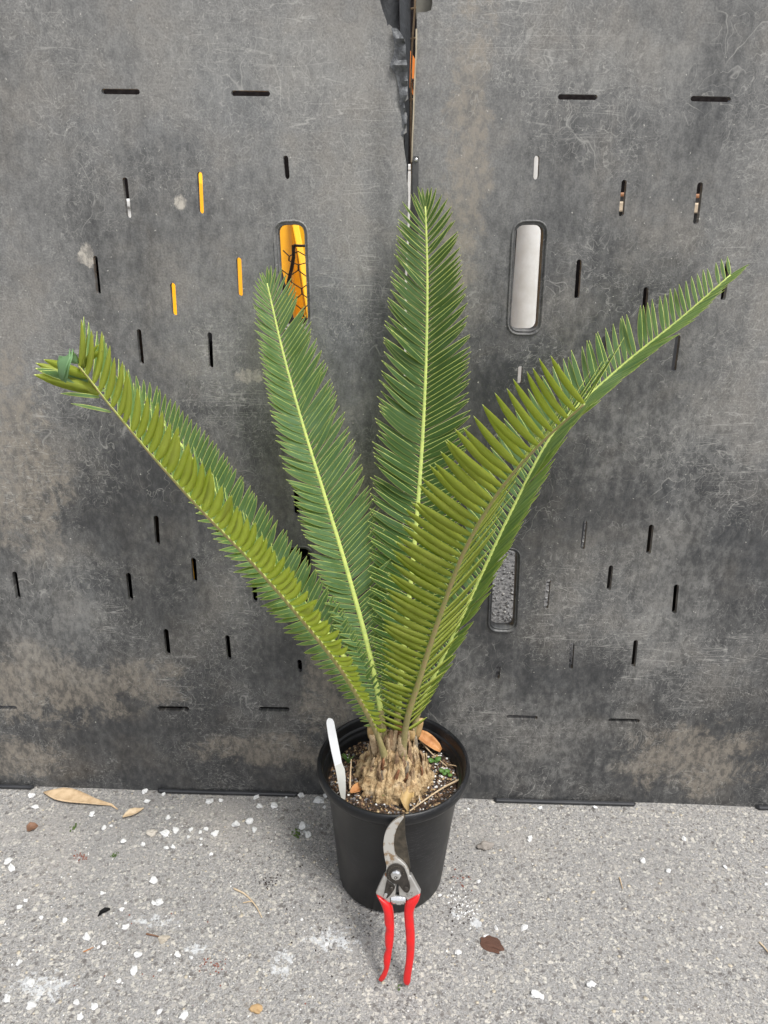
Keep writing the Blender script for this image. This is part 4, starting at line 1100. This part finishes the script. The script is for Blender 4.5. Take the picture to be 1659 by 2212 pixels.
g = Geo(); a1 = (ux - nrm * ux.dot(nrm)).normalized(); a2 = nrm.cross(a1); c_ = SP(857, 683, .0108); spx = (SP(900, 683) - SP(857, 683)).length / 43
g.tube([c_ + (a1 * math.cos(q * .5) + a2 * math.sin(q * .5)) * spx * (16 - q * .6) for q in range(15)], .00045, 6); g.build('pivot_mark', darkst, sh, c_)
dome('screw', 950, 800, 26, .0066, .0084, darkst, 6)
dome('screw', 812, 800, 22, .0062, .0080, darkst, 10)
for k in range(16):
    a = math.radians(150 + k * 14); q = SP(856 + 72 * math.cos(a), 666 + 72 * math.sin(a), .0068)
    gg = Geo(); gg.tube([q - nrm * .0006, q + nrm * .0003], .0008, 6); gg.build('notch', steel, sh, q)
# volute spring
sp1 = SP(806, 921, -.001); sp2 = SP(946, 927, -.001); ax = (sp2 - sp1).normalized(); b1 = nrm - ax * nrm.dot(ax); b1.normalize(); b2 = ax.cross(b1); Ls = (sp2 - sp1).length
gg = Geo()
for (t0, t1, r_) in ((0, .12, .0052), (.10, .42, .0066), (.38, .66, .0074), (.63, .88, .0066), (.86, 1.0, .0054)):
    gg.rings([[sp1 + ax * Ls * t + (b1 * math.cos(2 * math.pi * k / 24) + b2 * math.sin(2 * math.pi * k / 24)) * r_ * q for k in range(24)] for t, q in ((t0, .9), (t0 + .01, 1), (t1 - .01, 1), (t1, .9))])
o = gg.build('spring', chrome, sh, sp1); fix_normals(o); sharp(o)
# maker's lettering on the shoulder
cu = bpy.data.curves.new('lettering', 'FONT'); cu.body = 'FELCO'; cu.size = 1.0; cu.extrude = .02; cu.resolution_u = 2
to = bpy.data.objects.new('tmp_text', cu); col.objects.link(to)
dg = bpy.context.evaluated_depsgraph_get(); me = bpy.data.meshes.new_from_object(to.evaluated_get(dg)); bpy.data.objects.remove(to)
xs = [q.co.x for q in me.vertices]; ys = [q.co.y for q in me.vertices]; wx = max(xs) - min(xs); hy = max(ys) - min(ys)
o0 = SP(946, 884, .0039); e1 = SP(1008, 880, .0039) - o0; e2 = SP(950, 846, .0039) - o0
tv = [o0 + e1 * ((q.co.x - min(xs)) / wx) + e2 * ((q.co.y - min(ys)) / hy) + nrm * q.co.z * .004 for q in me.vertices]
tf = [tuple(p.vertices) for p in me.polygons]; bpy.data.meshes.remove(me)
mesh_obj('lettering', tv, tf, simple('engraved_shadow', (.16, .14, .12), .5, .5), sh, o0, None, False)

# ------------------------------------------------------------------ litter on the concrete
perl = simple('white_perlite', (.80, .80, .79), .8, scale=160, bump=.6, dist=.002, var=.12)
PM = [rock_mesh('perlite', perl, s, 2, .62, .42) for s in range(9)]
LP = [(150,160,14),(165,213,13),(676,142,15),(686,188,13),(430,247,14),(764,152,9),(783,264,13),(486,311,12),(519,300,8),(771,340,20),(821,322,14),(577,375,14),(667,389,13),(778,405,11),(808,398,11),(880,353,10),(891,318,10),(961,318,11),(934,330,8),(1003,338,14),(940,362,7),(938,388,6),(977,190,17),(1031,181,10),(1103,295,19),(1165,282,18),(1188,320,12),(1194,169,14),(1211,209,14),(1282,210,17),(1336,165,6),(1405,162,18),(1488,186,26),(1520,162,14),(1513,213,9),(1410,305,18),(1437,345,15),(986,432,9),(41,468,15),(58,500,17),(718,560,18),(477,614,10),(121,650,11),(92,679,12),(303,743,11),(193,730,8),(568,690,10),(744,663,17),(718,660,9),(586,775,13),(405,820,16),(487,848,12),(461,867,8),(645,905,16),(831,903,14),(893,915,10),(624,980,18),(746,975,8),(555,1026,10),(143,1035,17),(92,938,13),(31,1110,17),(358,1125,12),(440,1145,14),(147,1140,18),(746,1170,14),(857,1187,17),(374,1193,13),(1525,852,10),(1408,737,7),(586,660,6)]
RP = [(181,235,7),(532,230,11),(741,208,10),(729,208,5),(805,227,11),(483,382,14),(1243,382,12),(1038,490,15),(1166,541,12),(1446,521,9),(230,592,9),(454,821,15),(129,945,17),(263,866,12),(787,1102,18),(512,1150,22),(540,1160,12),(1425,818,8),(1648,605,7),(1650,548,6),(38,660,8),(608,682,5),(318,822,10),(1250,378,5)]
spots = [(x / 1.185 * .5486, (3000 + y / 1.185) * .5486, r_ / 1.185 * .5486, 0) for x, y, r_ in LP] + [((1700 + x / 1.253) * .5486, (3000 + y / 1.253) * .5486, r_ / 1.253 * .5486, 1) for x, y, r_ in RP]
rp = random.Random(8)
for i, (px, py, r_, sd_) in enumerate(spots):
    q = on_ground(px, py); s_ = r_ * .93 * (q - cam_pos).length / FPX
    o = link('perlite_granule', PM[i % 9], None, (q.x, q.y, s_ * .42)); o.scale = (s_ * rp.uniform(.9, 1.15), s_ * rp.uniform(.85, 1.1), s_ * rp.uniform(.75, 1.05)); o.rotation_euler = (rp.uniform(-.25, .25), rp.uniform(-.25, .25), rp.uniform(0, 6.28))
    tag(o, 'white perlite granule lying on the concrete left of the pot' if not sd_ else 'white perlite granule lying on the concrete right of the pot', 'perlite', 'white perlite granules left of the pot' if not sd_ else 'white perlite granules right of the pot')
# crumbs nobody could count
items = []
crumb = [perl, simple('dark_crumb', (.03, .02, .017), .9), simple('red_bark_crumb', (.22, .07, .045), .9), simple('tan_crumb', (.42, .34, .22), .9)]
for i in range(420):
    px = rp.uniform(0, 1659); py = rp.uniform(1715, 2205)
    if px > 1000 and rp.random() < .7: continue
    q = on_ground(px, py); s_ = rp.uniform(.0005, .0014); items.append(((q.x, q.y, s_ * .4), s_, rp.random(), rp.choices((0, 3), (5, 1))[0], .6))
for (cx, cy_, rx, ry, k, n_) in ((580, 1905, 18, 12, 1, 30), (1000, 1880, 40, 45, 1, 24), (790, 1955, 70, 90, 1, 60), (980, 1985, 30, 40, 1, 30), (465, 2085, 30, 14, 2, 26), (175, 1852, 13, 9, 2, 40), (990, 1905, 20, 20, 2, 16), (1005, 1965, 30, 30, 0, 70), (980, 1935, 20, 14, 0, 24), (690, 2000, 60, 60, 1, 14), (860, 2060, 50, 60, 1, 14), (560, 1850, 200, 60, 1, 20), (400, 2050, 300, 120, 2, 22), (650, 1795, 14, 10, 0, 12)):
    for j in range(n_):
        q = on_ground(cx + rp.gauss(0, rx * .6), cy_ + rp.gauss(0, ry * .6)); s_ = rp.uniform(.0006, .0016); items.append(((q.x, q.y, s_ * .4), s_, rp.random(), k, .6))
scatter_mesh('crumbs', items, crumb, None, False, label='scattered crumbs of bark and perlite dust on the concrete', cat='debris', kind='stuff')
# stone, bark chip, chips
def rock(name, px, py, r_, mat, seed, label, cat, flat=.6, rz=0, sx=1.2):
    q = on_ground(px, py); s_ = r_ * (q - cam_pos).length / FPX
    o = link(name, rock_mesh(name, mat, seed, 3, flat, .36), None, (q.x, q.y, s_ * flat * .7)); o.scale = (s_ * sx, s_, s_); o.rotation_euler = (0, 0, rz); return tag(o, label, cat)
rock('pebble', 1047, 1832, 11, simple('grey_stone', (.30, .27, .24), .8, scale=120, bump=.5), 3, 'rough grey pebble on the concrete right of the pot', 'pebble', .75)
rock('bark_chip', 1063, 2043, 17, simple('red_brown_bark', (.27, .13, .085), .9, scale=160, bump=1, dist=.003, c2=(.13, .065, .045)), 5, 'oval red-brown bark chip on the concrete right of the shears', 'bark chip', .3, R(-38), 1.25)
rock('pebble', 328, 1802, 9, simple('buff_stone', (.50, .46, .40), .8, scale=120, bump=.4), 6, 'buff pebble among the white perlite granules', 'pebble', .6)
rock('wood_chip', 553, 2183, 9, simple('tan_wood', (.45, .30, .15), .8, scale=90, bump=.5), 8, 'small tan wood chip on the concrete', 'wood chip', .5)
rock('pebble', 354, 2030, 8, simple('brownish_stone', (.42, .37, .30), .8, scale=120, bump=.4), 9, 'small brownish pebble beside the dark twig', 'pebble', .5)
litter('dry_leaf', [(94, 1711), (130, 1716), (175, 1725), (215, 1734), (240, 1738), (254, 1748)], [.001, .0075, .0125, .0135, .0120, .0090, .0062, .0040, .0018, .0007], dry[2], 'long lance-shaped tan leaf lying by the foot of the torn panel', 'dry leaf', 0, cup=.22, zs=(.003, .006, .006, .005, .003, .0015), n=(0, -.15, 1), ruffle=.001)
litter('dry_leaf', [(265, 1765), (282, 1757), (298, 1751), (311, 1745)], [.0012, .005, .007, .006, .003, .0006], dry[4], 'small curled tan leaf beside the long lance-shaped leaf', 'dry leaf', 0, cup=.45, lift=.004, n=(0, -.2, 1))
litter('dry_leaf', [(60, 1795), (70, 1786), (82, 1784)], [.002, .007, .0075, .005, .001], dry[3], 'brown crumpled leaf scrap on the concrete', 'dry leaf', 0, cup=.4, lift=.003, ruffle=.003)
litter('dry_leaf', [(212, 1979), (222, 1968), (238, 1963)], [.0008, .003, .0035, .0012], M['dull_black'], 'dark curled leaf scrap on the concrete', 'dry leaf', 0, cup=.6, lift=.003, ruffle=.003)
def twig(pix, r_, mat, label, extra=()):
    pts, _l = catmull([at_z(x, y, .0022) for x, y in pix], 24); gg = Geo(); gg.tube(pts, [r_ * (1 - .5 * i / 23) for i in range(24)], 6)
    o = gg.build('twig', mat, None, pts[0])
    for e in extra:
        p2, _l = catmull([at_z(x, y, .0024) for x, y in e], 12); g2 = Geo(); g2.tube(p2, r_ * .6, 6); g2.build('side_twig', mat, o, p2[0])
    tag(o, label, 'twig')
twig([(505, 1919), (530, 1932), (552, 1956), (566, 1982)], .0013, dry[4], 'curved tan forked twig on the concrete left of the pot', [[(525, 1950), (536, 1948), (546, 1947)]])
twig([(316, 2017), (330, 2020), (344, 2023)], .0013, dry[3], 'short dark twig on the concrete')
twig([(180, 2056), (192, 2051), (202, 2046)], .0009, dry[0], 'tiny brown twig on the concrete')
twig([(1338, 1895), (1341, 1905), (1345, 1920)], .0010, dry[2], 'thin tan twig on the bare concrete right of the pot')
twig([(1640, 2035), (1650, 2045), (1662, 2060)], .0013, dry[4], 'pale twig at the far right of the concrete')
# moss crumbs
mg = simple('green_moss', (.10, .16, .03), .9, scale=200, bump=1, dist=.002, c2=(.05, .09, .02))
for (px, py, r_, lb) in ((641, 1800, 11, 'moss clump beside the white granules by the pot'), (163, 1788, 8, 'flat moss scrap left of the pot'), (247, 1848, 7, 'yellow-green moss scrap near the bark crumbs'), (862, 2131, 5, 'bright green leaf crumb in front of the shears')):
    q = on_ground(px, py); s_ = r_ * (q - cam_pos).length / FPX; its = []
    gg_items = [((q.x + rp.gauss(0, s_ * .5), q.y + rp.gauss(0, s_ * .6), rp.uniform(0.0004, s_ * .22)), s_ * rp.uniform(.12, .26), rp.random(), 0, .6) for _ in range(26)]
    scatter_mesh('moss', gg_items, [mg], None, False, label=lb, cat='moss')
